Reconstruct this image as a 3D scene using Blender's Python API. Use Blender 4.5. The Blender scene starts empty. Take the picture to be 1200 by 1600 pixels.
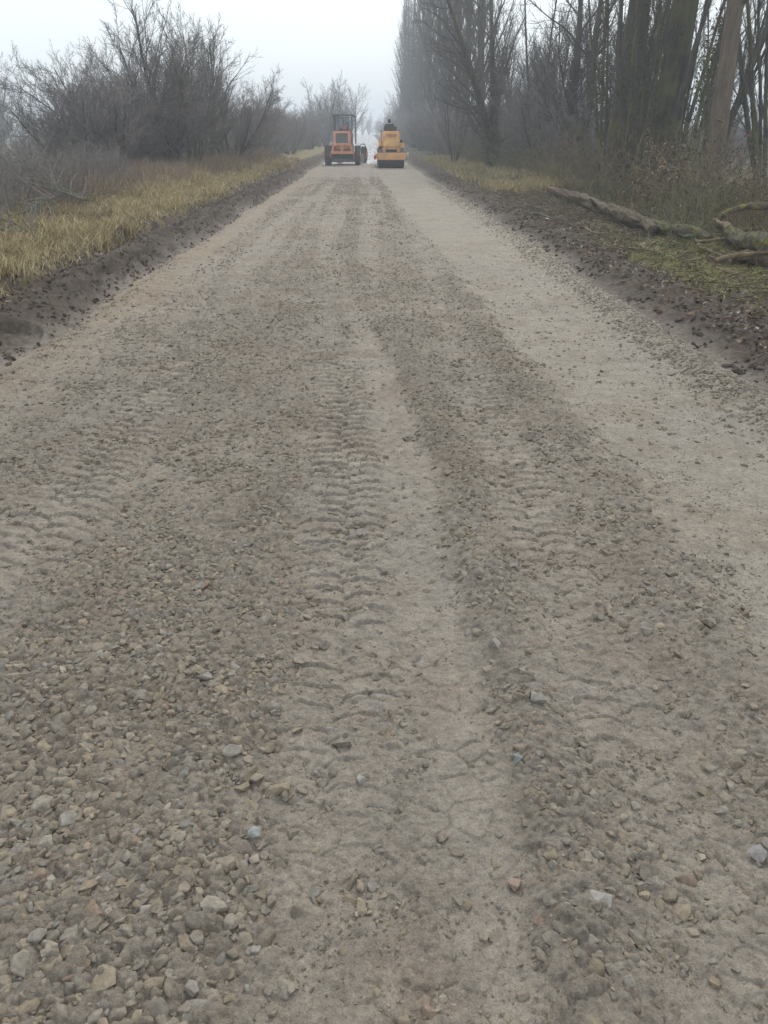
import bpy, bmesh, math, random, time
import numpy as np
from mathutils import Vector, Matrix
T0 = time.time()
SC = bpy.context.scene
COL = SC.collection
R = math.radians
rng = np.random.default_rng(7)
random.seed(7)

# ------------------------------------------------------------------ camera
CAM_H = 1.95
F = 1155.0
PITCH = math.atan(588 / F)
YAW = -R(1.33)
cam = bpy.data.cameras.new('camera')
camo = bpy.data.objects.new('camera', cam); COL.objects.link(camo)
cam.sensor_fit = 'VERTICAL'; cam.sensor_height = 24.0; cam.sensor_width = 18.0
cam.lens = 24.0 * F / 1600
cam.clip_start = 0.05; cam.clip_end = 4000
camo.location = (0, 0, CAM_H)
camo.rotation_euler = (R(90) - PITCH, 0, YAW)
SC.camera = camo
CM = camo.rotation_euler.to_matrix()

def ray(u, v):
    return CM @ Vector(((u - 600) / F, (800 - v) / F, -1))
def gp(u, v, z=0.0):
    d = ray(u, v); t = (z - CAM_H) / d.z
    return d.x * t, d.y * t
def xat(u, D, v=212):
    d = ray(u, v); return d.x / d.y * D

# ------------------------------------------------------------------ noise
def _h(ix, iy, s):
    n = (ix.astype(np.int64) * 374761393 + iy.astype(np.int64) * 668265263 + s * 1274126177) & 0xffffffff
    n = ((n ^ (n >> 13)) * 1274126177) & 0xffffffff
    n = (n ^ (n >> 16)) & 0xffffffff
    return n / 4294967295.0
def vn(x, y, s=0):
    ix = np.floor(x); iy = np.floor(y); fx = x - ix; fy = y - iy
    fx = fx * fx * (3 - 2 * fx); fy = fy * fy * (3 - 2 * fy)
    a = _h(ix, iy, s); b = _h(ix + 1, iy, s); c = _h(ix, iy + 1, s); d = _h(ix + 1, iy + 1, s)
    return (a * (1 - fx) + b * fx) * (1 - fy) + (c * (1 - fx) + d * fx) * fy
def fbm(x, y, o=4, s=0, g=.5):
    t = 0; a = 1; n = 0
    for i in range(o):
        t = t + a * vn(x * 2 ** i + 17.3 * i, y * 2 ** i - 9.1 * i, s + i); n += a; a *= g
    return t / n
def worley(x, y, s=0):
    ix = np.floor(x); iy = np.floor(y)
    f1 = np.full(x.shape, 9.0); f2 = np.full(x.shape, 9.0); cid = np.zeros(x.shape)
    for dx in (-1, 0, 1):
        for dy in (-1, 0, 1):
            cx = ix + dx; cy = iy + dy
            px = cx + _h(cx, cy, s) ; py = cy + _h(cx, cy, s + 51)
            d = np.hypot(px - x, py - y); c = _h(cx, cy, s + 99)
            m = d < f1
            f2 = np.where(m, f1, np.minimum(f2, d)); cid = np.where(m, c, cid); f1 = np.where(m, d, f1)
    return f1, f2, cid
def sst(a, b, x):
    t = np.clip((x - a) / (b - a), 0, 1); return t * t * (3 - 2 * t)

# ------------------------------------------------------------------ mesh helpers
def tag(o, label=None, cat=None, group=None, kind=None):
    if label: o['label'] = label
    if cat: o['category'] = cat
    if group: o['group'] = group
    if kind: o['kind'] = kind
    return o
def link(name, me, mat=None, parent=None):
    o = bpy.data.objects.new(name, me); COL.objects.link(o)
    if mat and me: me.materials.append(mat)
    if parent: o.parent = parent
    return o
def empty(name, loc=(0, 0, 0), rz=0):
    o = bpy.data.objects.new(name, None); COL.objects.link(o)
    o.location = loc; o.rotation_euler = (0, 0, rz); o.empty_display_size = .2
    return o
def npmesh(name, v, f, smooth=False, col=None, attrs=None):
    """f: int array (n,3) or (n,4), or a list of such arrays"""
    fs = f if isinstance(f, list) else [f]
    me = bpy.data.meshes.new(name)
    v = np.ascontiguousarray(v, dtype=np.float32)
    me.vertices.add(len(v)); me.vertices.foreach_set('co', v.ravel())
    loops = np.concatenate([a.ravel() for a in fs]).astype(np.int32)
    tot = np.concatenate([np.full(len(a), a.shape[1], np.int32) for a in fs])
    st = np.concatenate([[0], np.cumsum(tot)[:-1]]).astype(np.int32)
    me.loops.add(len(loops)); me.loops.foreach_set('vertex_index', loops)
    me.polygons.add(len(tot)); me.polygons.foreach_set('loop_start', st)
    me.polygons.foreach_set('use_smooth', np.full(len(tot), smooth, bool))
    if col is not None:
        c = np.ones((len(v), 4), np.float32); c[:, :3] = col
        a = me.color_attributes.new('Col', 'FLOAT_COLOR', 'POINT'); a.data.foreach_set('color', c.ravel())
    for k, val in (attrs or {}).items():
        a = me.attributes.new(k, 'FLOAT', 'POINT'); a.data.foreach_set('value', np.asarray(val, np.float32).ravel())
    me.update(calc_edges=True); me.validate()
    return me
def gridfaces(nr, nc):
    i = np.arange((nr - 1) * nc).reshape(nr - 1, nc)[:, :-1].ravel()
    return np.stack([i, i + 1, i + nc + 1, i + nc], 1)

# ------------------------------------------------------------------ materials
def newmat(name):
    m = bpy.data.materials.new(name); m.use_nodes = True
    nt = m.node_tree; b = nt.nodes['Principled BSDF']
    return m, nt, b
def N(nt, t, **kw):
    n = nt.nodes.new(t)
    for k, v in kw.items():
        if k in n.inputs.keys(): n.inputs[k].default_value = v
        else: setattr(n, k, v)
    return n
def mixc(nt, fac, a, b, mode='MIX'):
    n = nt.nodes.new('ShaderNodeMix'); n.data_type = 'RGBA'; n.blend_type = mode
    for s, v in ((0, fac), (6, a), (7, b)):
        if isinstance(v, (int, float)): n.inputs[s].default_value = v
        elif isinstance(v, tuple): n.inputs[s].default_value = v + (1,) if len(v) == 3 else v
        else: nt.links.new(v, n.inputs[s])
    return n.outputs[2]
def ramp(nt, src, stops):
    n = nt.nodes.new('ShaderNodeValToRGB'); nt.links.new(src, n.inputs[0])
    e = n.color_ramp.elements
    while len(e) < len(stops): e.new(.5)
    for el, (p, c) in zip(e, stops):
        el.position = p; el.color = (c, c, c, 1) if isinstance(c, (int, float)) else c + (1,)
    return n.outputs[0]
def objco(nt): return N(nt, 'ShaderNodeTexCoord').outputs['Object']
def noise(nt, scale, detail=4, rough=.55, co=None):
    n = N(nt, 'ShaderNodeTexNoise', Scale=scale, Detail=detail, Roughness=rough)
    nt.links.new(co or objco(nt), n.inputs['Vector']); return n.outputs['Fac']
def bumpn(nt, b, h, strength, dist, prev=None):
    n = N(nt, 'ShaderNodeBump', Strength=strength, Distance=dist); nt.links.new(h, n.inputs['Height'])
    if prev: nt.links.new(prev, n.inputs['Normal'])
    nt.links.new(n.outputs[0], b.inputs['Normal']); return n.outputs[0]
def simple(name, col, rough=.6, metal=0, var=.25, scale=6, dirt=None, bump=0):
    m, nt, b = newmat(name)
    f = noise(nt, scale)
    c = mixc(nt, f, tuple(x * (1 - var) for x in col), tuple(min(1, x * (1 + var)) for x in col))
    if dirt:
        f2 = ramp(nt, noise(nt, scale * .6, 6, .65), [(.42, 0.0), (.62, 1.0)])
        mul = N(nt, 'ShaderNodeMath', operation='MULTIPLY'); nt.links.new(f2, mul.inputs[0]); mul.inputs[1].default_value = .6
        c = mixc(nt, mul.outputs[0], c, dirt)
    nt.links.new(c, b.inputs['Base Color'])
    b.inputs['Roughness'].default_value = rough; b.inputs['Metallic'].default_value = metal
    if bump: bumpn(nt, b, noise(nt, scale * 4), .5, bump)
    return m
def colmat(name, rough=.9, var=.2, scale=30, bump=.0, bscale=60, spec=.3):
    m, nt, b = newmat(name)
    a = N(nt, 'ShaderNodeAttribute', attribute_name='Col')
    f = noise(nt, scale, 5, .65)
    k = ramp(nt, f, [(.3, 1 - var), (.7, 1 + var)])
    c = mixc(nt, 1.0, a.outputs['Color'], k, 'MULTIPLY')
    nt.links.new(c, b.inputs['Base Color'])
    b.inputs['Roughness'].default_value = rough; b.inputs['Specular IOR Level'].default_value = spec
    if bump: bumpn(nt, b, noise(nt, bscale, 5, .7), .6, bump)
    return m

# ------------------------------------------------------------------ layout of the road
def poly(pts):
    """pixel (u, v, halfwidth px) -> sorted Y, X, W"""
    out = []
    for p in pts:
        x, y = gp(p[0], p[1]); w = 0
        if len(p) > 2: w = abs(gp(p[0] + p[2], p[1])[0] - x)
        out.append((y, x, w))
    out.sort(); return tuple(np.array(c) for c in zip(*out))
P_T1 = poly([(-150, 1150, 90), (-40, 1000, 80), (60, 850, 70), (130, 760, 62), (200, 670, 52), (255, 590, 42), (300, 520, 34), (350, 450, 24), (400, 390, 17), (450, 330, 10)])
P_T2 = poly([(510, 1590, 120), (500, 1350, 110), (535, 1100, 95), (548, 900, 78), (540, 750, 58), (535, 650, 46), (530, 560, 34), (525, 480, 22), (528, 400, 15)])
P_S3 = poly([(750, 1600, 80), (745, 1350, 72), (705, 1100, 62), (672, 900, 50), (640, 750, 44), (610, 640, 32), (575, 540, 22), (548, 480, 8), (540, 440, 2)])
P_G4 = poly([(925, 1600, 60), (870, 1350, 52), (818, 1150, 46), (770, 950, 42), (725, 800, 38), (690, 680, 32), (640, 580, 28), (600, 500, 22), (565, 430, 20), (545, 360, 14)])
P_T5 = poly([(1130, 1600, 110), (1040, 1350, 92), (950, 1100, 76), (865, 900, 62), (800, 750, 50), (752, 620, 38), (718, 520, 28), (680, 420, 18), (640, 350, 12), (600, 280, 6)])
P_G6 = poly([(1330, 1400, 110), (1200, 1150, 100), (1100, 980, 85), (1000, 850, 70), (915, 740, 56), (840, 640, 44), (775, 540, 32), (705, 440, 20), (645, 360, 13), (597, 290, 6)])
P_LANE = poly([(1340, 1180), (1200, 1010), (1140, 935), (1000, 765), (900, 650), (740, 460), (650, 350), (600, 285), (588, 262)])
P_LL = poly([(-200, 810), (0, 655), (150, 540), (280, 440), (360, 378), (430, 320), (480, 285)])
P_LS = poly([(230, 1600, 60), (260, 1300, 60), (330, 1050, 40)])
XL, XR = -3.35, 3.42      # road edges

def track(x, y, P, hard=.6):
    Y, X, W = P
    cx = np.interp(y, Y, X); w = np.interp(y, Y, W)
    s = (x - cx) / np.maximum(w, .02)
    s = s + (fbm(x * 2.2, y * 1.6, 5, 5, .62) - .5) * 1.0
    return s, 1 - sst(1 - hard, 1 + hard, np.abs(s))
def masks(x, y):
    t = {}
    t['t1s'], t['t1'] = track(x, y, P_T1); t['t2s'], t['t2'] = track(x, y, P_T2)
    t['s3s'], t['s3'] = track(x, y, P_S3); t['g4s'], t['g4'] = track(x, y, P_G4, .6)
    t['t5s'], t['t5'] = track(x, y, P_T5); t['g6s'], t['g6'] = track(x, y, P_G6, .5)
    t['s3'] = t['s3'] * (1 - sst(7.5, 10.5, y)); t['t2'] = t['t2'] * (1 - sst(11, 16, y)); t['g4'] = t['g4'] * (1 - sst(12, 22, y)); t['t1'] = t['t1'] * (1 - sst(16, 26, y))
    wob = (fbm(x * 1.5, y * .7, 4, 21) - .5) * .35
    lane = np.interp(y, P_LANE[0], P_LANE[1]); t['lane'] = sst(-.22, .16, x + wob * .8 + .35 * (fbm(x * 7, y * 7, 3, 22) - .5) - lane)
    ll = np.interp(y, P_LL[0], P_LL[1]); t['ll'] = 1 - sst(-.35, .4, x + wob + .4 * (fbm(x * 7, y * 5, 3, 23) - .5) - ll)
    far = sst(14, 45, y)
    L = .72 + .50 * (fbm(x * 1.6, y * 1.2, 5, 33) - .5)
    # very loose gravel at near left
    nl = (1 - sst(.2, .75, x + .55 + wob)) * (1 - sst(2.6, 4.2, y)) * (1 - t['ll'])
    L = L + .38 * nl
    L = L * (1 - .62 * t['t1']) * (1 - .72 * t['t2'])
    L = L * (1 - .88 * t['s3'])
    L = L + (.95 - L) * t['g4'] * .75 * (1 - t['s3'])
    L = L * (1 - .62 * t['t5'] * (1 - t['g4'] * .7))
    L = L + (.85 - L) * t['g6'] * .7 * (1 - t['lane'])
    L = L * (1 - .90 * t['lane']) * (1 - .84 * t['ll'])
    # windrow of gravel along the right edge
    t['win'] = np.exp(-((x - 3.12 + wob * .4) / .24) ** 2) * (1 - sst(26, 45, y))
    L = np.maximum(L, t['win'] * .9)
    L = L + .3 * sst(-3.0, -3.35, x) * 0
    t['lwin'] = np.exp(-((x + 3.2 + wob * .3) / .14) ** 2)
    L = np.maximum(L, t['lwin'] * .5)
    patch = sst(.52, .7, fbm(x * .9 + 5, y * .9, 3, 61))
    L = L * (1 - .35 * patch)
    streak = sst(.44, .62, fbm(x * 2.6 + 40, y * .10, 3, 67)) * sst(6, 13, y)
    L = L * (1 - .62 * streak) * (1 - .45 * t['t5'] * sst(8, 14, y))
    t['L'] = np.clip(L * (1 - .25 * far), 0, 1)
    return t
def tread(x, y, s, seed, pitch=.115):
    """curved lug prints: two interleaved rows of tilted plates"""
    side = (s > 0)
    a = np.abs(s)
    sc = (a - .48) * 2.1
    ph = y / pitch + np.where(side, .5, 0) + .34 * sc ** 2 + (fbm(x * 3, y * 3, 4, seed, .6) - .5) * .7
    fr = ph - np.floor(ph)
    # overlapping scallops: each plate leans back from a crumbled lip that faces the way the machine came
    w = np.clip(.03 + .006 * y, .03, .12)
    plate = (1 - fr) ** 1.6 * sst(0, w, fr)
    cut = np.exp(-((fr - 1.0) / (w * 1.2)) ** 2) + np.exp(-(fr / (w * 1.0)) ** 2) * .6
    crumb = (vn(x * 45, y * 45, seed + 7) - .35) * np.exp(-((fr - .08) / .12) ** 2)
    amp = .40 + .65 * sst(2.4, 3.8, y) + .4 * sst(.3, .65, fbm(x * 1.6, y * 1.6, 3, seed + 3))
    brk = sst(.30, .5, fbm(x * 6, y * 6, 3, seed + 9))
    return (plate * .0115 * (.6 + .4 * brk) - cut * .008 * brk + crumb * .009) * amp

def zfar(y):           # the land climbs a little far ahead
    return 2.3 * sst(90, 380, y)
def hroad(x, y, t=None, fine=True):
    t = t or masks(x, y)
    L = t['L']
    z = .012 * (fbm(x * .8, y * .5, 3, 2) - .5) + .04 * (1 - (x / 3.4) ** 2)
    z = z - .022 * t['t1'] - .022 * t['t2'] - .020 * t['s3'] - .016 * t['t5']
    z = z + .032 * t['g4'] * (1 - t['s3']) + .022 * t['g6'] * (1 - t['lane']) + .085 * t['win'] + .03 * t['lwin']
    z = z - .03 * t['lane']
    z = z + L * (.022 * (fbm(x * 4, y * 4, 4, 8) - .5))
    dens = (1 - sst(14, 30, y)) * (1 + .5 * sst(3, 8, y))
    z = z + t['t2'] * tread(x, y, t['t2s'], 71) * (1 - .9 * t['s3']) * dens * sst(1.3, 2.6, y + .4)
    z = z + t['t1'] * tread(x, y + .3 * x, t['t1s'], 81) * dens
    z = z + .75 * t['t5'] * tread(x, y, t['t5s'], 91) * dens * (1 - t['g4'])
    if fine:
        f1, f2, c = worley(x * 17, y * 17, 3)
        z = z + (.0030 + .014 * L) * np.clip(1 - (f1 / .50) ** 3, 0, 1) * (c > .4) * (.3 + c)
        f1, f2, c = worley(x * 38 + 9, y * 38, 13)
        z = z + (.0030 + .0075 * L) * np.clip(1 - (f1 / .52) ** 3, 0, 1) * (.2 + c)
        # embedded flat stones in the hard strips
        f1, f2, c = worley(x * 9 + 3, y * 9, 23)
        z = z + (1 - L) * .0075 * sst(.02, .10, f2 - f1) * (c > .55) * (1 - .7 * t['lane'])
        z = z + (.006 + .010 * L) * (fbm(x * 22, y * 22, 4, 41, .6) - .5) + .012 * (fbm(x * 5, y * 5, 3, 43) - .5)
    return z + zfar(y)

def spaced(a, b, f):
    o = [a]
    while o[-1] < b: o.append(o[-1] + f(o[-1]))
    return np.array(o)
ry = spaced(.2, 62, lambda y: (.02 if y < .9 else max(.0046, .0023 * y)) if y < 12 else .0045 * y)
rxs = spaced(0, 3.62, lambda x: .0052 if x < 1.45 else .0052 + .012 * (x - 1.45))
rx = np.concatenate([-rxs[::-1][:-1], rxs])
X, Y = np.meshgrid(rx, ry)
t = masks(X, Y)
Z = hroad(X, Y, t)
ed = np.minimum(sst(3.62, 3.5, X), sst(-3.62, -3.48, X))
Z = Z - .12 * (1 - ed)
v = np.stack([X, Y, Z], -1).reshape(-1, 3)
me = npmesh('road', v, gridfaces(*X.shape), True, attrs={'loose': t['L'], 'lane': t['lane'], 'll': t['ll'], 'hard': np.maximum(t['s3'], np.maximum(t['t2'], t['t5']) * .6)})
m, nt, b = newmat('crushed stone road')
co = objco(nt)
aL = N(nt, 'ShaderNodeAttribute', attribute_name='loose').outputs['Fac']
aLane = N(nt, 'ShaderNodeAttribute', attribute_name='lane').outputs['Fac']
all_ = N(nt, 'ShaderNodeAttribute', attribute_name='ll').outputs['Fac']
n1 = noise(nt, 1.3, 6, .6, co); n2 = noise(nt, 30, 6, .7, co); n3 = noise(nt, 140, 4, .7, co); n4 = noise(nt, .45, 4, .6, co)
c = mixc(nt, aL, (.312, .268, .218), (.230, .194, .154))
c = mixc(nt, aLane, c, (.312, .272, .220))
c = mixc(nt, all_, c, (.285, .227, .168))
red = ramp(nt, n1, [(.50, 0.0), (.68, .5)])
c = mixc(nt, red, c, (.215, .155, .112))
gry = ramp(nt, n4, [(.45, 0.0), (.65, .45)])
c = mixc(nt, gry, c, (.246, .227, .195))
c = mixc(nt, 1.0, c, ramp(nt, n2, [(.25, .72), (.75, 1.24)]), 'MULTIPLY')
n5 = noise(nt, 7, 6, .7, co)
c = mixc(nt, 1.0, c, ramp(nt, n5, [(.3, .80), (.7, 1.18)]), 'MULTIPLY')
c = mixc(nt, 1.0, c, ramp(nt, n3, [(.25, .70), (.75, 1.28)]), 'MULTIPLY')
nt.links.new(c, b.inputs['Base Color']); b.inputs['Roughness'].default_value = .93; b.inputs['Specular IOR Level'].default_value = .2
vo = N(nt, 'ShaderNodeTexVoronoi', Scale=55.0); nt.links.new(co, vo.inputs['Vector'])
inv = N(nt, 'ShaderNodeMath', operation='MULTIPLY'); nt.links.new(vo.outputs['Distance'], inv.inputs[0]); inv.inputs[1].default_value = -1
p = bumpn(nt, b, inv.outputs[0], .5, .012)
p = bumpn(nt, b, n2, .8, .018, p)
bumpn(nt, b, n3, .9, .007, p)
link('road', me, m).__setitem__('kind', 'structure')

# old road beyond the machines
fy = spaced(61.5, 620, lambda y: y * .02); fx = np.linspace(-3.3, 3.3, 60)
X, Y = np.meshgrid(fx, fy)
Z = .035 * (1 - (X / 3.4) ** 2) + .02 * (fbm(X * .9, Y * .15, 3, 4) - .5) + zfar(Y) + .004
me = npmesh('old_road', np.stack([X, Y, Z], -1).reshape(-1, 3), gridfaces(*X.shape), True)
m, nt, b = newmat('wet patched asphalt')
mp = N(nt, 'ShaderNodeMapping'); mp.inputs['Scale'].default_value = (1.6, .10, 1); nt.links.new(objco(nt), mp.inputs[0])
n1 = noise(nt, 1.2, 6, .65, mp.outputs[0])
c = mixc(nt, ramp(nt, n1, [(.42, 0.0), (.6, 1.0)]), (.05, .05, .055), (.27, .27, .27))
nt.links.new(c, b.inputs['Base Color']); nt.links.new(ramp(nt, n1, [(.4, .55), (.62, .22)]), b.inputs['Roughness'])
bumpn(nt, b, noise(nt, 3, 4), .3, .02)
link('old_road', me, m).__setitem__('kind', 'structure')
print('road', time.time() - T0)

# ------------------------------------------------------------------ ground (verges, fields)
def hground(x, y):
    ax = np.abs(x)
    n = fbm(x * 1.6, y * 1.6, 4, 101) - .5
    wl = (fbm(x * .6 + 3, y * .35, 3, 105) - .5) * .5
    # left: lump of graded soil, then raised grass verge
    xl = -x + wl
    berm = .30 * sst(3.25, 3.95, xl) * (1 - .55 * sst(4.0, 4.5, xl)) + .22 * sst(4.35, 4.75, xl)
    lumps = sst(3.3, 3.6, xl) * (1 - sst(4.6, 5.0, xl))
    hl = berm + lumps * (.20 * (fbm(x * 2.6, y * 1.4, 4, 111) - .5) + .11 * (fbm(x * 8, y * 4, 5, 112, .66) - .5) - .10 * sst(.5, .62, fbm(x * 4.5, y * 1.2, 3, 113))) + .15 * n * sst(4.6, 6, xl)
    hl = hl - .5 * sst(8, 12, xl)
    xr = x + wl
    soil = sst(3.4, 3.8, xr)
    hr = .10 * soil * (1 - sst(5, 6, xr)) + .20 * sst(5.2, 7.2, xr) + soil * (.16 * (fbm(x * 2.6, y * 2.4, 4, 121) - .5) + .14 * (fbm(x * 7, y * 7, 5, 122, .62) - .5)) - .4 * sst(9, 13, xr)
    z = np.where(x < 0, hl, hr)
    z = z - .35 * (1 - sst(3.0, 3.4, ax + wl * .5 + (fbm(x * 6, y * 6, 3, 133) - .5) * .25))
    z = z + .6 * (fbm(x * .03, y * .03, 3, 131) - .5) * sst(10, 60, ax)
    return z + zfar(y)
gx = [3.0]
while gx[-1] < 700:
    a = gx[-1]; gx.append(a + (.02 if a < 5.2 else .035 if a < 7.5 else .035 + (a - 7.5) * .06))
gx = np.array(gx); gx = np.concatenate([-gx[::-1], np.linspace(-2.7, 2.7, 6), gx])
gy = np.concatenate([spaced(-80, 3.5, lambda y: max(.05, -y * .1)), spaced(3.56, 900, lambda y: max(.028, .0045 * y if y < 100 else .02 * y))])
X, Y = np.meshgrid(gx, gy)
Z = hground(X, Y)
wl = (fbm(X * .6 + 3, Y * .35, 3, 105) - .5) * .5
g = fbm(X * 1.1, Y * 1.1, 4, 141)
g2 = fbm(X * 5, Y * 5, 3, 142)
soilc = np.array([.082, .065, .051]); grassc = np.array([.20, .165, .085]); fieldc = np.array([.13, .125, .075]); litter = np.array([.10, .078, .058])
xl = -X + wl; xr = X + wl
C = np.empty(X.shape + (3,))
C[:] = soilc
def lay(mask, col):
    C[:] = C * (1 - mask[..., None]) + np.array(col) * mask[..., None]
lay(.8 * (1 - sst(3.3, 3.75, np.abs(X) + wl + .3 * (g2 - .5))), (.22, .19, .16))
lay(.75 * sst(.45, .62, g2) * (X > 0) * sst(3.7, 4.6, xr), litter)
lay(sst(4.45, 4.9, xl + (g2 - .5) * .7) * (X < 0), grassc)
lay(.8 * sst(4.6, 6.2, xr + (g - .5) * 2.5) * (X > 0) * sst(.42, .55, g), (.13, .125, .055))
lay(sst(10, 16, np.abs(X)), fieldc)
C *= (.75 + .5 * g2)[..., None]
me = npmesh('ground', np.stack([X, Y, Z], -1).reshape(-1, 3), gridfaces(*X.shape), True, col=C.reshape(-1, 3))
gm = colmat('verge soil', .95, .35, 14, .03, 22, .15)
link('ground', me, gm).__setitem__('kind', 'structure')
print('ground', time.time() - T0)

# ------------------------------------------------------------------ loose stones
def hull_stone(seed, n=14, flat=.62):
    r = random.Random(seed); bm = bmesh.new()
    for i in range(n):
        d = Vector((r.gauss(0, 1), r.gauss(0, 1), r.gauss(0, 1))).normalized()
        bm.verts.new((d.x * r.uniform(.85, 1.05), d.y * r.uniform(.6, .85), d.z * flat * r.uniform(.8, 1.05)))
    bmesh.ops.convex_hull(bm, input=bm.verts[:])
    bmesh.ops.delete(bm, geom=[q for q in bm.verts if not q.link_faces], context='VERTS')
    bmesh.ops.triangulate(bm, faces=bm.faces[:])
    bm.verts.index_update()
    V = np.array([q.co[:] for q in bm.verts]); Fc = np.array([[q.index for q in f.verts] for f in bm.faces]); bm.free()
    return V, Fc
def round_stone(seed):
    """chiselled stone: subdivided hull with softened corners"""
    r = random.Random(seed); bm = bmesh.new()
    for i in range(13):
        d = Vector((r.gauss(0, 1), r.gauss(0, 1), r.gauss(0, 1))).normalized()
        bm.verts.new((d.x, d.y * r.uniform(.65, .9), d.z * .62))
    bmesh.ops.convex_hull(bm, input=bm.verts[:])
    bmesh.ops.delete(bm, geom=[q for q in bm.verts if not q.link_faces], context='VERTS')
    bmesh.ops.bevel(bm, geom=bm.edges[:], offset=.10, segments=1, affect='EDGES', clamp_overlap=True)
    bmesh.ops.triangulate(bm, faces=bm.faces[:]); bm.verts.index_update()
    V = np.array([q.co[:] for q in bm.verts]); Fc = np.array([[q.index for q in f.verts] for f in bm.faces]); bm.free()
    return V, Fc
ST_HI = [round_stone(i) for i in range(16)]
ST_LO = [hull_stone(100 + i, 11) for i in range(14)]
ST_XS = [hull_stone(200 + i, 8, .7) for i in range(10)]
def rotmats(n, tilt=.5):
    a = rng.uniform(0, 2 * np.pi, n); bx = rng.normal(0, tilt, n); by = rng.normal(0, tilt, n)
    ca, sa = np.cos(a), np.sin(a); cx, sx = np.cos(bx), np.sin(bx); cy, sy = np.cos(by), np.sin(by)
    Rz = np.zeros((n, 3, 3)); Rz[:, 0, 0] = ca; Rz[:, 0, 1] = -sa; Rz[:, 1, 0] = sa; Rz[:, 1, 1] = ca; Rz[:, 2, 2] = 1
    Rx = np.zeros((n, 3, 3)); Rx[:, 0, 0] = 1; Rx[:, 1, 1] = cx; Rx[:, 1, 2] = -sx; Rx[:, 2, 1] = sx; Rx[:, 2, 2] = cx
    Ry = np.zeros((n, 3, 3)); Ry[:, 1, 1] = 1; Ry[:, 0, 0] = cy; Ry[:, 0, 2] = sy; Ry[:, 2, 0] = -sy; Ry[:, 2, 2] = cy
    return Rx @ Ry @ Rz
def scatter(name, protos, P, S, Cc, tilt=.5, mat=None, smooth=False):
    n = len(P); Rm = rotmats(n, tilt); k = rng.integers(0, len(protos), n)
    vs, fs, cs = [], [], []; off = 0
    for i, (V, Fc) in enumerate(protos):
        s = np.where(k == i)[0]
        if not len(s): continue
        st = np.array([1, 1, 1]) * rng.uniform(.8, 1.25, (len(s), 3))
        W = np.einsum('nij,nvj->nvi', Rm[s], V[None] * (S[s][:, None, None] * st[:, None, :])) + P[s][:, None, :]
        vs.append(W.reshape(-1, 3)); fs.append((Fc[None] + (np.arange(len(s)) * len(V))[:, None, None] + off).reshape(-1, Fc.shape[1]))
        cs.append(np.repeat(Cc[s], len(V), 0)); off += len(s) * len(V)
    me = npmesh(name, np.concatenate(vs), np.concatenate(fs), smooth, col=np.concatenate(cs))
    return link(name, me, mat)
def stonecol(n, loose=None):
    base = np.array([[.215, .184, .148], [.205, .183, .154], [.225, .186, .140], [.200, .186, .163], [.255, .226, .186], [.215, .165, .130], [.182, .174, .160]])
    k = rng.choice(7, n, p=[.38, .27, .20, .10, .03, .015, .005])
    return base[k] * np.array([1.0, .982, .945]) * rng.uniform(.82, 1.24, (n, 1))
def pick(n, x0, x1, y0, y1, fn, power=1.0):
    x = rng.uniform(x0, x1, n); y = rng.uniform(y0, y1, n)
    t = masks(x, y); keep = rng.uniform(0, 1, n) < fn(x, y, t)
    x, y = x[keep], y[keep]
    t = {q: w[keep] for q, w in t.items()}
    return x, y, t
STM = colmat('dusty crushed stone', .95, .28, 60, .006, 150, .15)
def clus(x, y, f=2.3, s=7):
    return sst(.36, .62, fbm(x * f, y * f, 3, s))
LV = lambda L, a=1.3: np.clip(L - .06, 0, 1) ** a
allP = []
def gravel(name, protos, n, x0, x1, y0, y1, smin, smax, fn, sink=.15, bias=2.2, label=None, tilt=.45):
    x, y, t = pick(n, x0, x1, y0, y1, fn)
    s = smin + (smax - smin) * rng.uniform(0, 1, len(x)) ** bias
    z = hroad(x, y, t, fine=False) + s * (.62 * .5 - sink * rng.uniform(.4, 3.2, len(x))) * .9
    o = scatter(name, protos, np.stack([x, y, z], -1), s, stonecol(len(x)) * (1 + .18 * sst(6, 14, y))[:, None], tilt, STM)
    tag(o, label, 'gravel', None, 'stuff'); return o
nearleft = lambda x, y: (1 - sst(.0, .9, x + .7)) * (1 - sst(2.2, 4.5, y))
gravel('gravel', ST_HI, 85000, -2.3, 1.9, .75, 4.5, .008, .029, lambda x, y, t: .016 + LV(t['L'], 1.25) * (.12 + .6 * clus(x, y) + .8 * nearleft(x, y) * (.35 + .65 * clus(x, y, 4.1, 9))), .10, 2.6,
       'loose crushed grey stones lying over the near part of the road')
gravel('gravel', ST_HI, 6500, -2.4, 1.9, .75, 4.5, .022, .043, lambda x, y, t: LV(t['L'], 1.6) * (.06 + .22 * clus(x, y) + .7 * nearleft(x, y) * clus(x, y, 3.3, 11)), .12, 2.2,
       'bigger loose stones scattered among the near gravel')
gravel('gravel', ST_XS, 230000, -2.6, 2.4, .75, 4.8, .003, .010, lambda x, y, t: .14 + .8 * LV(t['L'], 1.0), .2, 1.5,
       'fine grit and chips between the larger stones near the camera')
gravel('gravel', ST_LO, 250000, -3.3, 3.45, 3.9, 15, .008, .031, lambda x, y, t: (.02 + LV(t['L'], 1.25) * (.30 + .7 * clus(x, y)) + .5 * t['win']) * (1 - sst(9, 15, y)) * sst(3.9, 4.6, y), .1, 2.0,
       'crushed stones in loose bands along the middle stretch of road')
gravel('gravel', ST_XS, 260000, -3.3, 3.45, 9, 42, .012, .036, lambda x, y, t: (LV(t['L'], 1.2) * (.25 + .6 * clus(x, y, 1.2)) + .3 * t['win']) * sst(9, 15, y), .1, 2.2,
       'crushed stones on the far stretch of road towards the machines')
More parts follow.
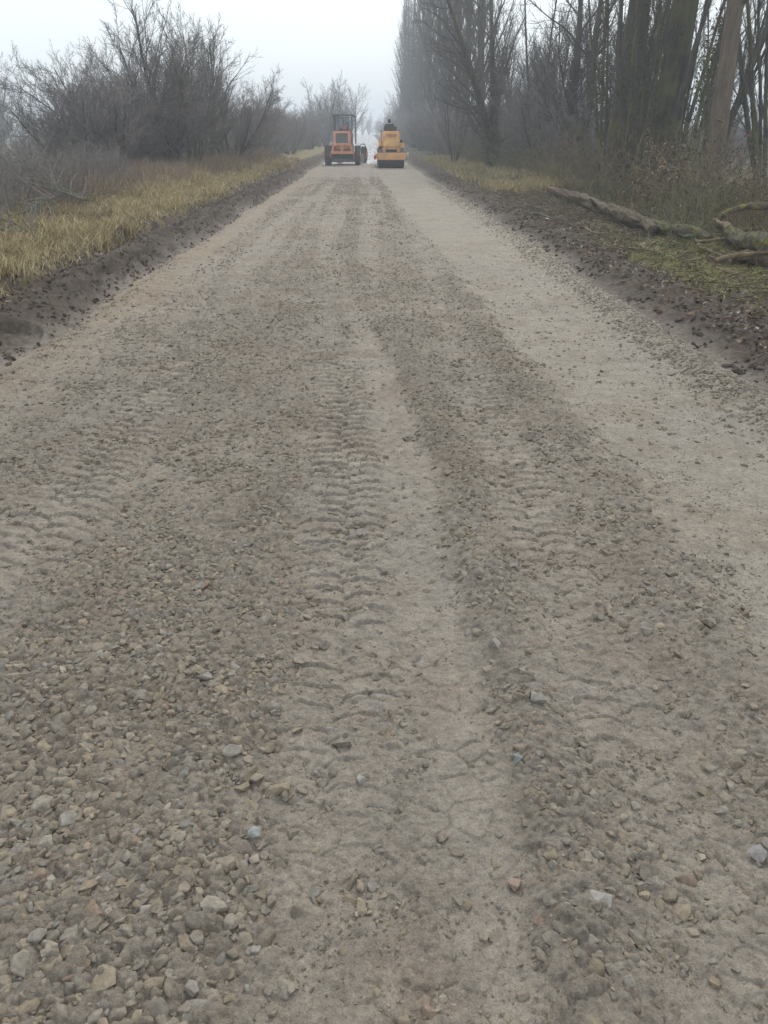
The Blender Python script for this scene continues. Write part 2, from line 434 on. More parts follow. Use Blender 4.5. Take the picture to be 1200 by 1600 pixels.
gravel('gravel', ST_XS, 230000, -3.3, 3.4, .75, 20, .005, .014, lambda x, y, t: .5 * np.maximum(np.maximum(t['lane'], t['ll']), .4) * (1 - sst(9, 19, y)), .2, 2.4,
       'small scattered chips pressed into the smooth rolled strips')
print('stones', time.time() - T0)

# distinct larger stones, each a thing of its own
single = [
 (566, 1221, 13, (.28, .26, .23), 'pale square stone lying alone between the tread prints, left of the smooth centre strip'),
 (935, 1425, 17, (.34, .31, .28), 'pale angular stone standing up from the loose gravel ridge at the lower right'),
 (803, 1386, 13, (.27, .20, .16), 'pinkish stone alone on the smooth strip, left of the pale angular stone'),
 (400, 1492, 14, (.26, .24, .21), 'flat grey stone with a dark side near the bottom edge of the picture'),
 (806, 1207, 9, (.205, .21, .205), 'small bluish pebble in the loose gravel ridge right of the smooth strip'),
 (323, 1065, 18, (.235, .215, .19), 'largest dark-edged stone in the upper part of the left gravel field'),
 (398, 1310, 14, (.26, .27, .26), 'blue grey stone at the upper left corner of the tread prints'),
 (399, 1348, 14, (.30, .26, .21), 'tall beige stone standing below the blue grey one beside the tread prints'),
 (76, 1329, 20, (.29, .26, .21), 'rounded beige stone among many in the lower left gravel'),
 (62, 1475, 24, (.23, .205, .175), 'biggest stone at the far lower left, broad and tilted'),
 (365, 1188, 20, (.24, .215, .185), 'long upright beige stone above the lower left gravel'),
 (229, 1436, 17, (.28, .25, .21), 'oblong stone leaning in the gravel at the lower left, right of the biggest one'),
 (302, 1560, 18, (.235, .21, .18), 'long narrow stone standing on end close to the bottom edge at left'),
 (756, 1, 0, None, None),
 (642, 687, 6, (.24, .22, .20), 'single dark stone on the pale smooth strip in the middle distance'),
 (771, 1028, 12, (.27, .25, .22), 'wedge shaped stone with a dark underside at the left foot of the gravel ridge'),
 (838, 1112, 14, (.26, .235, .205), 'elongated light stone on the gravel ridge above the bluish pebble'),
 (1182, 1345, 14, (.25, .23, .22), 'dark stone at the right edge of the picture in its lower part'),
 (976, 1562, 11, (.25, .225, .19), 'small round beige stone at the bottom right beside the ridge'),
]
for i, (u, vv, hp, c, lab) in enumerate(single):
    if not lab: continue
    x, y = gp(u, vv, .02)
    s = hp / F * (ray(u, vv).length * (CAM_H / -ray(u, vv).z)) * 1.0 / ray(u, vv).length
    s = abs(gp(u + hp, vv)[0] - x)
    V, Fc = round_stone(300 + i)
    me = npmesh('stone', V * s, Fc, False, col=np.repeat(np.array([c]), len(V), 0))
    o = link('stone', me, STM)
    xa, ya = np.array([x]), np.array([y])
    o.location = (x, y, float(hroad(xa, ya)[0]) + s * .28)
    o.rotation_euler = (random.uniform(-.3, .3), random.uniform(-.3, .3), random.uniform(0, 6.28))
    tag(o, lab, 'stone', 'loose stones lying on the road')

# soil clods on both shoulders
def hg1(x, y): return hground(np.atleast_1d(np.asarray(x, float)), np.atleast_1d(np.asarray(y, float)))
n = 60000
x = np.concatenate([-rng.uniform(3.2, 5.0, n), rng.uniform(3.4, 6.2, n)]); y = 3.5 + 40 * rng.uniform(0, 1, 2 * n) ** 1.6
k = rng.uniform(0, 1, 2 * n) < .12 + .6 * clus(x, y, 1.7, 77); x, y = x[k], y[k]
s = (.006 + .06 * rng.uniform(0, 1, len(x)) ** 8) * np.where(x < 0, .75, 1)
pal = np.array([[.085, .066, .056], [.10, .080, .068], [.070, .055, .048], [.20, .18, .16], [.13, .085, .06]])
cc = pal[rng.choice(5, len(x), p=[.36, .27, .2, .10, .07])] * rng.uniform(.7, 1.3, (len(x), 1))
SOM = colmat('clumped soil', .97, .3, 30, .01, 60, .1)
o = scatter('soil_clods', ST_LO, np.stack([x, y, hground(x, y) + s * .05], -1), s, cc, .6, SOM)
tag(o, 'dark lumps of graded soil heaped along both edges of the road', 'soil', None, 'stuff')

# ------------------------------------------------------------------ blades and leaves
def blades(name, x, y, z, h, w, lean, colr, label, cat, segs=3, dirs=None):
    n = len(x)
    a = rng.uniform(0, 2 * np.pi, n) if dirs is None else dirs
    f = rng.uniform(0, 2 * np.pi, n)
    L = segs + 1
    tt = np.linspace(0, 1, L)
    vs = np.empty((n, L, 2, 3))
    for i, q in enumerate(tt):
        off = lean * h * q ** 1.8
        zz = h * q * (1 - .25 * (lean * q) ** 2)
        ww = w * (1 - q) ** .7 * .5 + .0006
        cx = x + np.cos(a) * off; cy = y + np.sin(a) * off
        for j, sg in enumerate((-1, 1)):
            vs[:, i, j, 0] = cx + sg * np.cos(f) * ww; vs[:, i, j, 1] = cy + sg * np.sin(f) * ww; vs[:, i, j, 2] = z + zz
    base = (np.arange(n) * L * 2)[:, None]
    fs = np.concatenate([np.concatenate([base + 2 * i, base + 2 * i + 1, base + 2 * i + 3, base + 2 * i + 2], 1) for i in range(segs)])
    me = npmesh(name, vs.reshape(-1, 3), fs, True, col=np.repeat(colr, L * 2, 0))
    o = link(name, me, BLM); tag(o, label, cat, None, 'stuff'); return o
BLM, nt, b = newmat('dry grass blade')
a = N(nt, 'ShaderNodeAttribute', attribute_name='Col'); nt.links.new(a.outputs['Color'], b.inputs['Base Color']); b.inputs['Roughness'].default_value = .8
b.inputs['Specular IOR Level'].default_value = .2
def tufted(n, x0, x1, y0, y1, per=14, spread=.12, yp=1.5):
    c = n // per
    cx = rng.uniform(x0, x1, c); cy = y0 + (y1 - y0) * rng.uniform(0, 1, c) ** yp
    x = (cx[:, None] + rng.normal(0, spread, (c, per))).ravel(); y = (cy[:, None] + rng.normal(0, spread, (c, per))).ravel()
    hs = np.repeat(rng.uniform(.5, 1.15, c), per) * rng.uniform(.6, 1.1, c * per)
    return x, y, hs, np.repeat(rng.uniform(0, 1, c), per)
DRY = np.array([[.46, .37, .20], [.36, .28, .15], [.52, .44, .27], [.25, .20, .10], [.24, .15, .10], [.16, .16, .07]])
def gcol(u, pal, p):
    k = np.searchsorted(np.cumsum(p), np.clip(u * .8 + rng.uniform(0, .2, len(u)), 0, .999)); return pal[np.clip(k, 0, len(pal) - 1)] * rng.uniform(.7, 1.25, (len(u), 1))
x, y, hs, u = tufted(170000, -7.6, -4.45, 5.5, 60, 22, .10)
k = rng.uniform(0, 1, len(x)) < (.25 + .75 * clus(x, y, 1.3, 15)) * sst(4.4, 4.9, -x + .8 * (fbm(x * 1.2, y * .8, 3, 16) - .5)); x, y, hs, u = x[k], y[k], hs[k], u[k]
u = np.clip(u + .35 * (fbm(x * .5, y * .3, 3, 19) - .5), 0, 1)
blades('dry_grass', x, y, hground(x, y) - .02, hs * (.10 + .40 * fbm(x * 1.3, y * 1.0, 3, 61) ** 1.5) * (1 + .8 * sst(-5, -7, x)), .008 + .0004 * y, rng.uniform(.2, 1.1, len(x)), gcol(u, DRY, [.3, .22, .2, .12, .1, .06]),
       'long straw coloured dry grass on the raised left verge', 'grass')
# left: tall reddish brown weeds behind the grass
x, y, hs, u = tufted(90000, -10.8, -5.9, 17, 60, 10, .16, 1.1)
k = rng.uniform(0, 1, len(x)) < (.25 + .75 * clus(x, y, .45, 25)) * sst(5.6, 7.6, -x + 1.2 * (fbm(x, y * .5, 3, 26) - .5)); x, y, hs, u = x[k], y[k], hs[k], u[k]
WD = np.array([[.27, .19, .14], [.35, .26, .18], [.26, .20, .13], [.20, .15, .12], [.40, .32, .19]])
blades('dry_weeds', x, y, hground(x, y) - .02, hs * .85, .012 + .0004 * y, rng.uniform(.05, .6, len(x)), gcol(u, WD, [.25, .25, .2, .15, .15]),
       'rusty brown tall dead weeds between the straw grass and the left hedge', 'weeds')
# right grass: mossy green-yellow near, tall tufts further
x, y, hs, u = tufted(80000, 4.4, 8.2, 8.5, 17.5, 20, .12, 1)
k = rng.uniform(0, 1, len(x)) < np.exp(-((x - 6.3) / 1.35) ** 2 - ((y - 12.3) / 2.6) ** 2) * (.25 + .75 * clus(x, y, 1.3, 29)) * 1.3; x, y, hs, u = x[k], y[k], hs[k], u[k]
GR = np.array([[.24, .235, .09], [.34, .30, .13], [.17, .20, .06], [.38, .32, .16], [.22, .16, .09]])
blades('green_grass', x, y, hground(x, y) - .02, hs * .17, .009 + .0003 * y, rng.uniform(.6, 1.6, len(x)), gcol(u, GR, [.3, .25, .2, .15, .1]),
       'flattened yellow green grass patch beside the mossy logs on the right', 'grass')
x, y, hs, u = tufted(60000, 4.6, 8.0, 29, 75, 14, .18, 1.2)
k = rng.uniform(0, 1, len(x)) < clus(x, y, .5, 35) * sst(4.2, 5.4, x + (fbm(x, y * .4, 3, 37) - .5)); x, y, hs, u = x[k], y[k], hs[k], u[k]
blades('dry_grass', x, y, hground(x, y) - .02, hs * .36, .014 + .0003 * y, rng.uniform(.1, .8, len(x)), gcol(u, np.concatenate([DRY[:4], GR[:1], WD[1:2]]), [.28, .2, .15, .15, .12, .1]),
       'tall yellowish grass clumps at the foot of the trees on the right verge', 'grass')
# low growth under the trees on both sides
x, y, hs, u = tufted(60000, 7.2, 17, 10, 60, 12, .2, 1.2)
k = rng.uniform(0, 1, len(x)) < .3 + .7 * clus(x, y, .6, 45); x, y, hs, u = x[k], y[k], hs[k], u[k]
blades('undergrowth', x, y, hground(x, y) - .02, hs * .55, .014 + .0003 * y, rng.uniform(.2, 1.2, len(x)), gcol(u, np.array([[.11, .13, .05], [.16, .14, .07], [.12, .08, .06], [.20, .17, .08], [.09, .10, .045]]), [.25, .25, .2, .15, .15]),
       'low tangled green brown growth under the trees on the right', 'undergrowth')
x, y, hs, u = tufted(50000, -17, -7.2, 10, 60, 12, .2, 1.2)
blades('undergrowth', x, y, hground(x, y) - .02, hs * .6, .014 + .0003 * y, rng.uniform(.2, 1.2, len(x)), gcol(u, np.array([[.12, .13, .07], [.16, .14, .08], [.13, .10, .08], [.20, .17, .10], [.10, .11, .06]]), [.25, .25, .2, .15, .15]),
       'low tangled grey brown growth under the hedge on the left', 'undergrowth')
# fallen leaves
n = 26000
x = np.concatenate([rng.uniform(3.7, 9, n), -rng.uniform(4.0, 6, n // 5)]); y = 5 + 32 * rng.uniform(0, 1, len(x)) ** 1.4
k = rng.uniform(0, 1, len(x)) < .15 + .8 * clus(x, y, 1.1, 55); x, y = x[k], y[k]
s = rng.uniform(.014, .04, len(x))
LF = np.array([[-1, 0, 0], [-.35, -.5, .12], [.5, -.4, .16], [1, 0, .30], [.5, .4, .12], [-.35, .5, .16], [0, 0, -.05]])
LFF = np.array([[0, 1, 6], [1, 2, 6], [2, 3, 6], [3, 4, 6], [4, 5, 6], [5, 0, 6]])
pal = np.array([[.14, .095, .065], [.19, .135, .09], [.10, .075, .058], [.26, .20, .14], [.34, .31, .27]])
cc = pal[rng.choice(5, len(x), p=[.34, .26, .22, .13, .05])] * rng.uniform(.7, 1.3, (len(x), 1))
o = scatter('fallen_leaves', [(LF, LFF)], np.stack([x, y, hground(x, y) + .012 + s * .2], -1), s, cc, .45, BLM)
tag(o, 'brown fallen leaves strewn over the dark soil on the shoulders', 'leaves', None, 'stuff')
print('veg', time.time() - T0)

# ------------------------------------------------------------------ trees
def tubes(tl, sides_by=None):
    """tl: list of (pts list, radii list, sides) -> verts, faces"""
    groups = {}
    for p, r, s in tl: groups.setdefault((len(p), s), []).append((p, r))
    vs, fs = [], []; off = 0
    for (n, s), L in groups.items():
        P = np.array([q[0] for q in L], float); Rr = np.array([q[1] for q in L], float)
        Tn = np.empty_like(P); Tn[:, 1:-1] = P[:, 2:] - P[:, :-2]; Tn[:, 0] = P[:, 1] - P[:, 0]; Tn[:, -1] = P[:, -1] - P[:, -2]
        Tn /= np.linalg.norm(Tn, axis=2, keepdims=True) + 1e-9
        ov = P[:, -1] - P[:, 0]; ref = np.where(np.abs(ov[:, 2:3]) > .8 * np.linalg.norm(ov, axis=1, keepdims=True), np.array([[1., .13, 0]]), np.array([[.1, .07, 1.]]))
        A = np.cross(Tn, ref[:, None, :]); A /= np.linalg.norm(A, axis=2, keepdims=True) + 1e-9
        B = np.cross(Tn, A)
        an = np.arange(s) * 2 * np.pi / s
        RR = Rr[:, :, None] * np.ones(s)[None, None, :]
        if s >= 12:
            k3 = np.arange(s)[None, None, :] * np.ones_like(RR); zz = np.cumsum(np.ones_like(RR), 1) * .5
            RR = RR * (1 + .30 * (vn(k3 * .9, zz * .35, 5) - .5) + .20 * (vn(k3 * 2.3, zz * .8, 6) - .5))
        W = P[:, :, None, :] + RR[:, :, :, None] * (np.cos(an)[None, None, :, None] * A[:, :, None, :] + np.sin(an)[None, None, :, None] * B[:, :, None, :])
        vs.append(W.reshape(-1, 3))
        idx = np.arange(len(L) * n * s).reshape(len(L), n, s)
        a = idx[:, :-1, :]; b_ = np.roll(idx, -1, 2)[:, :-1, :]; c = np.roll(idx, -1, 2)[:, 1:, :]; d = idx[:, 1:, :]
        fs.append(np.stack([a, b_, c, d], -1).reshape(-1, 4) + off); off += len(L) * n * s
    return np.concatenate(vs), np.concatenate(fs)

def rand_perp(d, r):
    q = Vector((r.gauss(0, 1), r.gauss(0, 1), r.gauss(0, 1)))
    q = q - d * q.dot(d)
    return q.normalized() if q.length > 1e-6 else Vector((1, 0, 0))
class Tree:
    def __init__(s, seed, lv):
        s.r = random.Random(seed); s.lv = lv; s.wood = []; s.twig = []; s.trunk = []
    def branch(s, p, d, length, rad, level):
        L = s.lv[level]; r = s.r; n = L['n']
        pts = [tuple(p)]; rads = [rad]; dirs = [d]
        step = length / n
        tip = L.get('tip', .25)
        for i in range(n):
            d = (d + rand_perp(d, r) * L['wob'] + Vector((0, 0, L['up']))).normalized()
            p = p + d * step
            pts.append(tuple(p)); rads.append(max(.0035, rad * (1 - (1 - tip) * (i + 1) / n))); dirs.append(d)
        (s.trunk if level == 0 else s.wood if level <= 1 else s.twig).append((pts, rads, L['s']))
        if level + 1 < len(s.lv):
            C = s.lv[level + 1]; cnt = C['cnt'] if isinstance(C['cnt'], int) else r.randint(*C['cnt'])
            for k in range(cnt):
                f = C['from'] + (1 - C['from']) * ((k + r.random()) / cnt) ** C.get('pw', 1)
                q = f * n; i = min(n - 1, int(q)); fr = q - i
                bp = Vector(pts[i]).lerp(Vector(pts[i + 1]), fr); bd = dirs[i + 1]
                ang = R(r.uniform(*C['ang']))
                cd = (bd * math.cos(ang) + rand_perp(bd, r) * math.sin(ang))
                shape = C.get('shape', lambda f: 1 - .55 * f)
                cl = length * C['len'] * shape(f) * r.uniform(.7, 1.2) if not C.get('abs') else C['abs'] * shape(f) * r.uniform(.7, 1.2)
                br = rads[i] * (1 - fr) + rads[i + 1] * fr
                s.branch(bp, cd, cl, max(C.get('rmin', .004), br * C['rad']), level + 1)
def tree_meshes(name, T):
    out = []
    v, f = tubes(T.trunk); out.append(npmesh(name + '_trunk', v, f, True))
    v, f = tubes(T.wood + T.twig); out.append(npmesh(name + '_crown', v, f, True))
    return out
def bark(name, dark, light, moss, mossy, low=2.5):
    m, nt, b = newmat(name)
    co = objco(nt)
    mp = N(nt, 'ShaderNodeMapping'); mp.inputs['Scale'].default_value = (3.6, 3.6, .6); nt.links.new(co, mp.inputs[0])
    f = noise(nt, 2.5, 6, .7, mp.outputs[0])
    c = mixc(nt, ramp(nt, f, [(.3, 0.0), (.7, 1.0)]), dark, light)
    oi = N(nt, 'ShaderNodeObjectInfo')
    c = mixc(nt, 1.0, c, ramp(nt, oi.outputs['Random'], [(0, .75), (1, 1.25)]), 'MULTIPLY')
    sx = N(nt, 'ShaderNodeSeparateXYZ'); nt.links.new(co, sx.inputs[0])
    mr = N(nt, 'ShaderNodeMapRange'); nt.links.new(sx.outputs['Z'], mr.inputs[0]); mr.inputs[1].default_value = 0; mr.inputs[2].default_value = low; mr.inputs[3].default_value = mossy; mr.inputs[4].default_value = mossy * .25
    f2 = ramp(nt, noise(nt, 1.1, 5, .6, co), [(.40, 0.0), (.60, 1.0)])
    mu = N(nt, 'ShaderNodeMath', operation='MULTIPLY'); nt.links.new(f2, mu.inputs[0]); nt.links.new(mr.outputs[0], mu.inputs[1])
    c = mixc(nt, mu.outputs[0], c, moss)
    nt.links.new(c, b.inputs['Base Color']); b.inputs['Roughness'].default_value = .9; b.inputs['Specular IOR Level'].default_value = .2
    bumpn(nt, b, f, .9, .04)
    return m
BK_DARK = bark('mossy dark bark', (.028, .024, .021), (.125, .105, .085), (.150, .150, .050), .9, 8)
BK_RED = bark('reddish brown bark', (.085, .066, .054), (.185, .145, .117), (.12, .13, .05), .3, 3)
BK_TWIG = bark('grey brown twigs', (.075, .064, .060), (.155, .134, .122), (.13, .14, .065), .5, 5)
BK_HEDGE = bark('purple grey twigs', (.165, .143, .142), (.30, .268, .260), (.22, .21, .12), .55, 1.8)

BK_BUSH = bark('green brown twigs', (.10, .085, .06), (.30, .26, .18), (.21, .22, .07), .85, 3.5)
BK_BRAM = bark('reddish bramble twigs', (.12, .07, .055), (.24, .15, .11), (.16, .17, .07), .4, 2.5)
KINDS = {}
def kind(name, seed, lv, starts, bark_m, twig_m, shoots=None):
    T = Tree(seed, lv)
    for p, d, l, r_ in starts: T.branch(Vector(p), Vector(d).normalized(), l, r_, 0)
    if shoots:
        n, zm, ln = shoots; r = T.r
        for k in range(n):
            pts, rads, _ = r.choice(T.trunk[:3] if k % 2 else T.trunk); i = r.randrange(len(pts) - 1); q = Vector(pts[i]).lerp(Vector(pts[i + 1]), r.random())
            if q.z > zm: q.z *= .5; q = Vector((pts[0][0], pts[0][1], q.z))
            a = r.uniform(0, 6.283); u = r.uniform(.25, .9)
            T.branch(q, Vector((math.cos(a) * u, math.sin(a) * u, 1)).normalized(), ln * r.uniform(.5, 1.3), .016, len(lv) - 2)
    tr, cr = tree_meshes(name, T)
    tr.materials.append(bark_m); cr.materials.append(twig_m)
    KINDS[name] = (tr, cr)
    if name.startswith(('oldpoplar', 'forked', 'slim')):
        n = 2600 if name[0] == 'o' else 1500 if name[0] == 'f' else 500
        g = np.random.default_rng(seed); P = []; 
        while len(P) < n:
            pts, rads, _ = T.trunk[T.r.randrange(min(5, len(T.trunk)))]; i = T.r.randrange(len(pts) - 1); q = Vector(pts[i]).lerp(Vector(pts[i + 1]), T.r.random())
            if q.z > 6.5 * T.r.random() ** .7 + .4: continue
            a = T.r.uniform(0, 6.283); w = rads[i] + T.r.uniform(0, .09) + abs(T.r.gauss(0, .06))
            c = (q.x + math.cos(a) * w, q.y + math.sin(a) * w, q.z)
            if vn(np.array([a * 1.2 + seed]), np.array([q.z * .9]), seed)[0] > .45: P.append(c)
        P = np.array(P); sz = g.uniform(.03, .065, len(P)); Rm = rotmats(len(P), .9)
        W = np.einsum('nij,nvj->nvi', Rm, LF[None] * sz[:, None, None]) + P[:, None, :]
        Fc = (LFF[None] + (np.arange(len(P)) * len(LF))[:, None, None]).reshape(-1, 3)
        pl = np.array([[.045, .060, .022], [.075, .085, .030], [.12, .115, .045], [.11, .075, .045]])[g.choice(4, len(P), p=[.35, .3, .2, .15])]
        iv = npmesh(name + '_ivy', W.reshape(-1, 3), Fc, False, col=np.repeat(pl * g.uniform(.7, 1.3, (len(P), 1)), len(LF), 0)); iv.materials.append(BLM)
        KINDS[name] = (tr, cr, iv)
def lv(n, s, wob, up, **k): d = dict(n=n, s=s, wob=wob, up=up); d.update(k); return d
def stems(seed, cnt, h, spread, rad, base=.3, jit=.3):
    r = random.Random(seed); o = []
    for i in range(cnt):
        a = 6.283 * (i + r.random()) / cnt; t = r.uniform(.25, 1) * spread
        o.append(((math.cos(a) * base * r.random(), math.sin(a) * base * r.random(), -.25), (math.cos(a) * math.sin(t), math.sin(a) * math.sin(t), math.cos(t)), h * r.uniform(1 - jit, 1.1), rad * r.uniform(.6, 1.1)))
    return o
# spreading thorny tree (6.5 m)
for i in range(4):
    kind('thorn%d' % i, 11 + i, [lv(9, 6, .13, .035, tip=.22), lv(6, 4, .16, .04, cnt=(13, 16), **{'from': .14}, len=.62, ang=(22, 52), rad=.50, rmin=.012),
         lv(4, 3, .16, .05, cnt=(9, 11), **{'from': .12}, len=.50, ang=(22, 50), rad=.5, rmin=.008), lv(3, 3, .16, .05, cnt=(7, 8), **{'from': .1}, len=.5, ang=(20, 50), rad=.6, rmin=.0045)],
         stems(21 + i, 10, 4.9, R(50), .08), BK_DARK, BK_HEDGE)
# upright round-crowned hedge tree (7 m)
for i in range(2):
    kind('ash%d' % i, 41 + i, [lv(10, 8, .06, .06, tip=.2), lv(7, 5, .12, .07, cnt=(17, 20), **{'from': .15}, len=.66, ang=(25, 50), rad=.5, rmin=.015),
         lv(5, 3, .14, .06, cnt=(10, 12), **{'from': .15}, len=.45, ang=(22, 45), rad=.5, rmin=.009), lv(3, 3, .14, .05, cnt=(5, 7), **{'from': .1}, len=.5, ang=(20, 45), rad=.6, rmin=.006)],
         stems(51 + i, 4, 6.0, R(26), .12), BK_DARK, BK_TWIG)
# shrub thicket (3 m)
for i in range(4):
    kind('shrub%d' % i, 61 + i, [lv(6, 4, .17, .02, tip=.3), lv(4, 3, .2, .03, cnt=(8, 10), **{'from': .1}, len=.5, ang=(25, 65), rad=.55, rmin=.008),
         lv(3, 3, .2, .03, cnt=(5, 7), **{'from': .1}, len=.5, ang=(25, 60), rad=.6, rmin=.006), ],
         stems(71 + i, 19, 2.9, R(58), .022, .8), BK_HEDGE, BK_HEDGE)
for i in range(3):
    kind('bush%d' % i, 161 + i, [lv(7, 4, .24, -.02, tip=.35), lv(5, 3, .26, .0, cnt=(5, 7), **{'from': .1}, len=.5, ang=(25, 70), rad=.6, rmin=.011),
         lv(3, 3, .24, .02, cnt=(3, 5), **{'from': .1}, len=.5, ang=(25, 60), rad=.65, rmin=.0075), ],
         stems(171 + i, 13, 3.0, R(62), .024, .8), BK_BUSH if i else BK_BRAM, BK_BUSH if i else BK_BRAM)
# lombardy poplar (27 m)
for i in range(3):
    kind('poplar%d' % i, 81 + i, [lv(14, 10, .015, .02, tip=.12), lv(7, 5, .05, .10, cnt=66, **{'from': .06}, len=.24, ang=(22, 38), rad=.34, rmin=.03, shape=lambda f: .75 + .55 * math.sin(3.14 * min(1, f * 1.15)) - .65 * f),
         lv(4, 3, .08, .10, cnt=(10, 12), **{'from': .1}, len=.36, ang=(16, 36), rad=.42, rmin=.014), lv(2, 3, .10, .08, cnt=(4, 6), **{'from': .1}, len=.5, ang=(16, 36), rad=.6, rmin=.010)],
         [((0, 0, -.4), (0, 0, 1), 27, .34)], BK_DARK, BK_TWIG)
# thick old poplar near the camera with upright limbs from low down
for i in range(2):
    r = random.Random(400 + i)
    st = [((0, 0, -.5), (.02, 0, 1), 24, .47)]
    for k in range(6):
        a = k * 1.05 + r.random(); st.append(((math.cos(a) * .55, math.sin(a) * .55, -.3), (math.cos(a) * .13, math.sin(a) * .13, 1), r.uniform(7, 14), r.uniform(.045, .10)))
    kind('oldpoplar%d' % i, 91 + i, [lv(34, 18, .012, .01, tip=.15), lv(8, 6, .07, .10, cnt=(8, 10), **{'from': .03}, len=.22, ang=(12, 30), rad=.30, rmin=.022, shape=lambda f: 1.15 - .5 * f),
         lv(4, 3, .09, .09, cnt=(6, 8), **{'from': .08}, len=.36, ang=(18, 45), rad=.4, rmin=.009), lv(3, 3, .12, .06, cnt=(3, 4), **{'from': .1}, len=.5, ang=(20, 45), rad=.6, rmin=.006)],
         st, BK_DARK, BK_TWIG, (120, 7, 1.4))
# fanned slanting multi-stem tree
kind('fan', 111, [lv(12, 8, .04, .03, tip=.15), lv(7, 4, .09, .08, cnt=(11, 13), **{'from': .12}, len=.34, ang=(14, 36), rad=.42, rmin=.014),
     lv(4, 3, .12, .06, cnt=(8, 10), **{'from': .12}, len=.42, ang=(18, 42), rad=.5, rmin=.008), lv(3, 3, .12, .05, cnt=(4, 5), **{'from': .1}, len=.5, ang=(20, 45), rad=.6, rmin=.0055)],
     stems(121, 7, 13, R(26), .14, .5), BK_DARK, BK_TWIG)
# slim mossy poles
for i in range(2):
    kind('slim%d' % i, 181 + i, [lv(12, 7, .035, .02, tip=.3), lv(6, 4, .14, .06, cnt=(16, 20), **{'from': .12}, len=.20, ang=(15, 50), rad=.40, rmin=.012),
         lv(4, 3, .15, .05, cnt=(7, 9), **{'from': .12}, len=.5, ang=(20, 50), rad=.5, rmin=.007), lv(3, 3, .14, .05, cnt=(4, 5), **{'from': .1}, len=.5, ang=(20, 45), rad=.6, rmin=.005)],
         stems(191 + i, 3, 11, R(12), .10, .25), BK_DARK, BK_TWIG, (60, 6, 1.4))
# single clean trunk
kind('straight', 131, [lv(30, 14, .02, .01, tip=.3), lv(7, 5, .1, .05, cnt=26, **{'from': .30}, len=.28, ang=(35, 60), rad=.30, rmin=.03),
     lv(4, 3, .12, .05, cnt=(9, 11), **{'from': .15}, len=.4, ang=(25, 50), rad=.45, rmin=.010), lv(3, 3, .12, .05, cnt=(4, 6), **{'from': .1}, len=.5, ang=(20, 45), rad=.6, rmin=.007)],
     [((0, 0, -.4), (-.01, 0, 1), 16, .26)], BK_RED, BK_TWIG, (26, 8, .8))
# forked tree with wide limbs
for i in range(2):
    kind('forked%d' % i, 141 + i, [lv(12, 12, .09, .03, tip=.16), lv(8, 5, .18, .05, cnt=(17, 20), **{'from': .10}, len=.40, ang=(28, 68), rad=.42, rmin=.02),
         lv(5, 3, .14, .06, cnt=(12, 14), **{'from': .12}, len=.42, ang=(22, 50), rad=.5, rmin=.011), lv(3, 3, .14, .05, cnt=(8, 9), **{'from': .1}, len=.5, ang=(20, 45), rad=.6, rmin=.007)],
         stems(151 + i, 2, 13, R(13), .25, .15), BK_DARK, BK_TWIG, (120, 6, 1.8))
print('kinds', time.time() - T0, sum(len(m.polygons) for k in KINDS.values() for m in k))

def plant(k, x, y, sc, rz, label, name='bare_tree', cat='tree', group=None, sz=None, tilt=0):
    z = float(hg1(x, y)[0])
    root = empty(name, (x, y, z), rz); root.scale = (sc, sc, sz or sc); root.rotation_euler = (0, tilt, rz)
    tag(root, label, cat, group)
    pr = ('trunk', 'crown', 'ivy') if cat == 'tree' else ('stems', 'twigs')
    for nm, me in zip(pr, KINDS[k]): link(nm, me, None, root)
    return root
rr = random.Random(5)
# --- left side, named by what shows
L = [
 ('thorn0', 165, 33, .95, 2.4, 'leftmost leafless tree of the high group, its bare limbs leaning out over the brush pile'),
 ('thorn1', 205, 36, 1.06, .6, 'grey tree with long limbs fanning left, just right of the leftmost leafless one'),
 ('ash0', 258, 39, 1.02, 1.0, 'tallest round-crowned bare tree of the left hedge, its twigs reaching highest'),
 ('thorn2', 290, 36, 1.06, 4.0, 'bare tree with a dark low trunk, standing just behind the rusty weeds on the left'),
 ('ash1', 322, 43, .98, 2.2, 'bare upright tree behind the dark-trunked one, its top bent slightly to the right'),
 ('thorn3', 352, 47, 1.02, 5.2, 'bare tree ending the high left group, a long twig pointing over the road'),
 ('thorn0', 388, 58, .92, 1.0, 'smaller bare tree just right of the high left group, where the hedge drops'),
 ('ash0', 508, 128, 1.25, 3.0, 'tall hazy bare tree rising above the left hedge directly left of the grader cab'),
 ('ash1', 540, 145, 1.35, 1.0, 'hazy bare tree with thin open twigs right above the grader cab'),
]
for k, u, D, sc, rz, lab in L: plant(k, xat(u, D), D, sc, rz, lab, group='trees of the left hedge')
for i in range(3):
    D = 33 + i * 5
    plant(rr.choice(['thorn1', 'thorn2', 'thorn3']), xat(140 + i * 52 + rr.uniform(-12, 12), D), D, rr.uniform(.85, 1.0), rr.uniform(0, 6.3), 'bare densely twigged tree filling the gaps of the high left tree group', group='filler trees of the high left group')
for i in range(40):
    D = 54 + i * 5 + rr.uniform(-2, 2)
    plant(rr.choice(['thorn0', 'thorn1', 'thorn2', 'thorn3']), -8.3 + rr.uniform(-1.4, 1.0) + D * .004, D, rr.uniform(.55, .78) + D * .0014, rr.uniform(0, 6.3), 'bare hazy hedge tree in the receding row left of the grader', group='receding hedge trees on the left')
for i in range(9):
    D = 32 + i * 7 + rr.uniform(-2, 2)
    plant(rr.choice(['thorn1', 'thorn2', 'thorn3', 'ash0']), -15 + rr.uniform(-2, 2) - (D < 40) * .12 * (40 - D), D, rr.uniform(.45, .62), rr.uniform(0, 6.3), 'bare tree standing deeper in behind the left hedge', group='trees behind the left hedge')
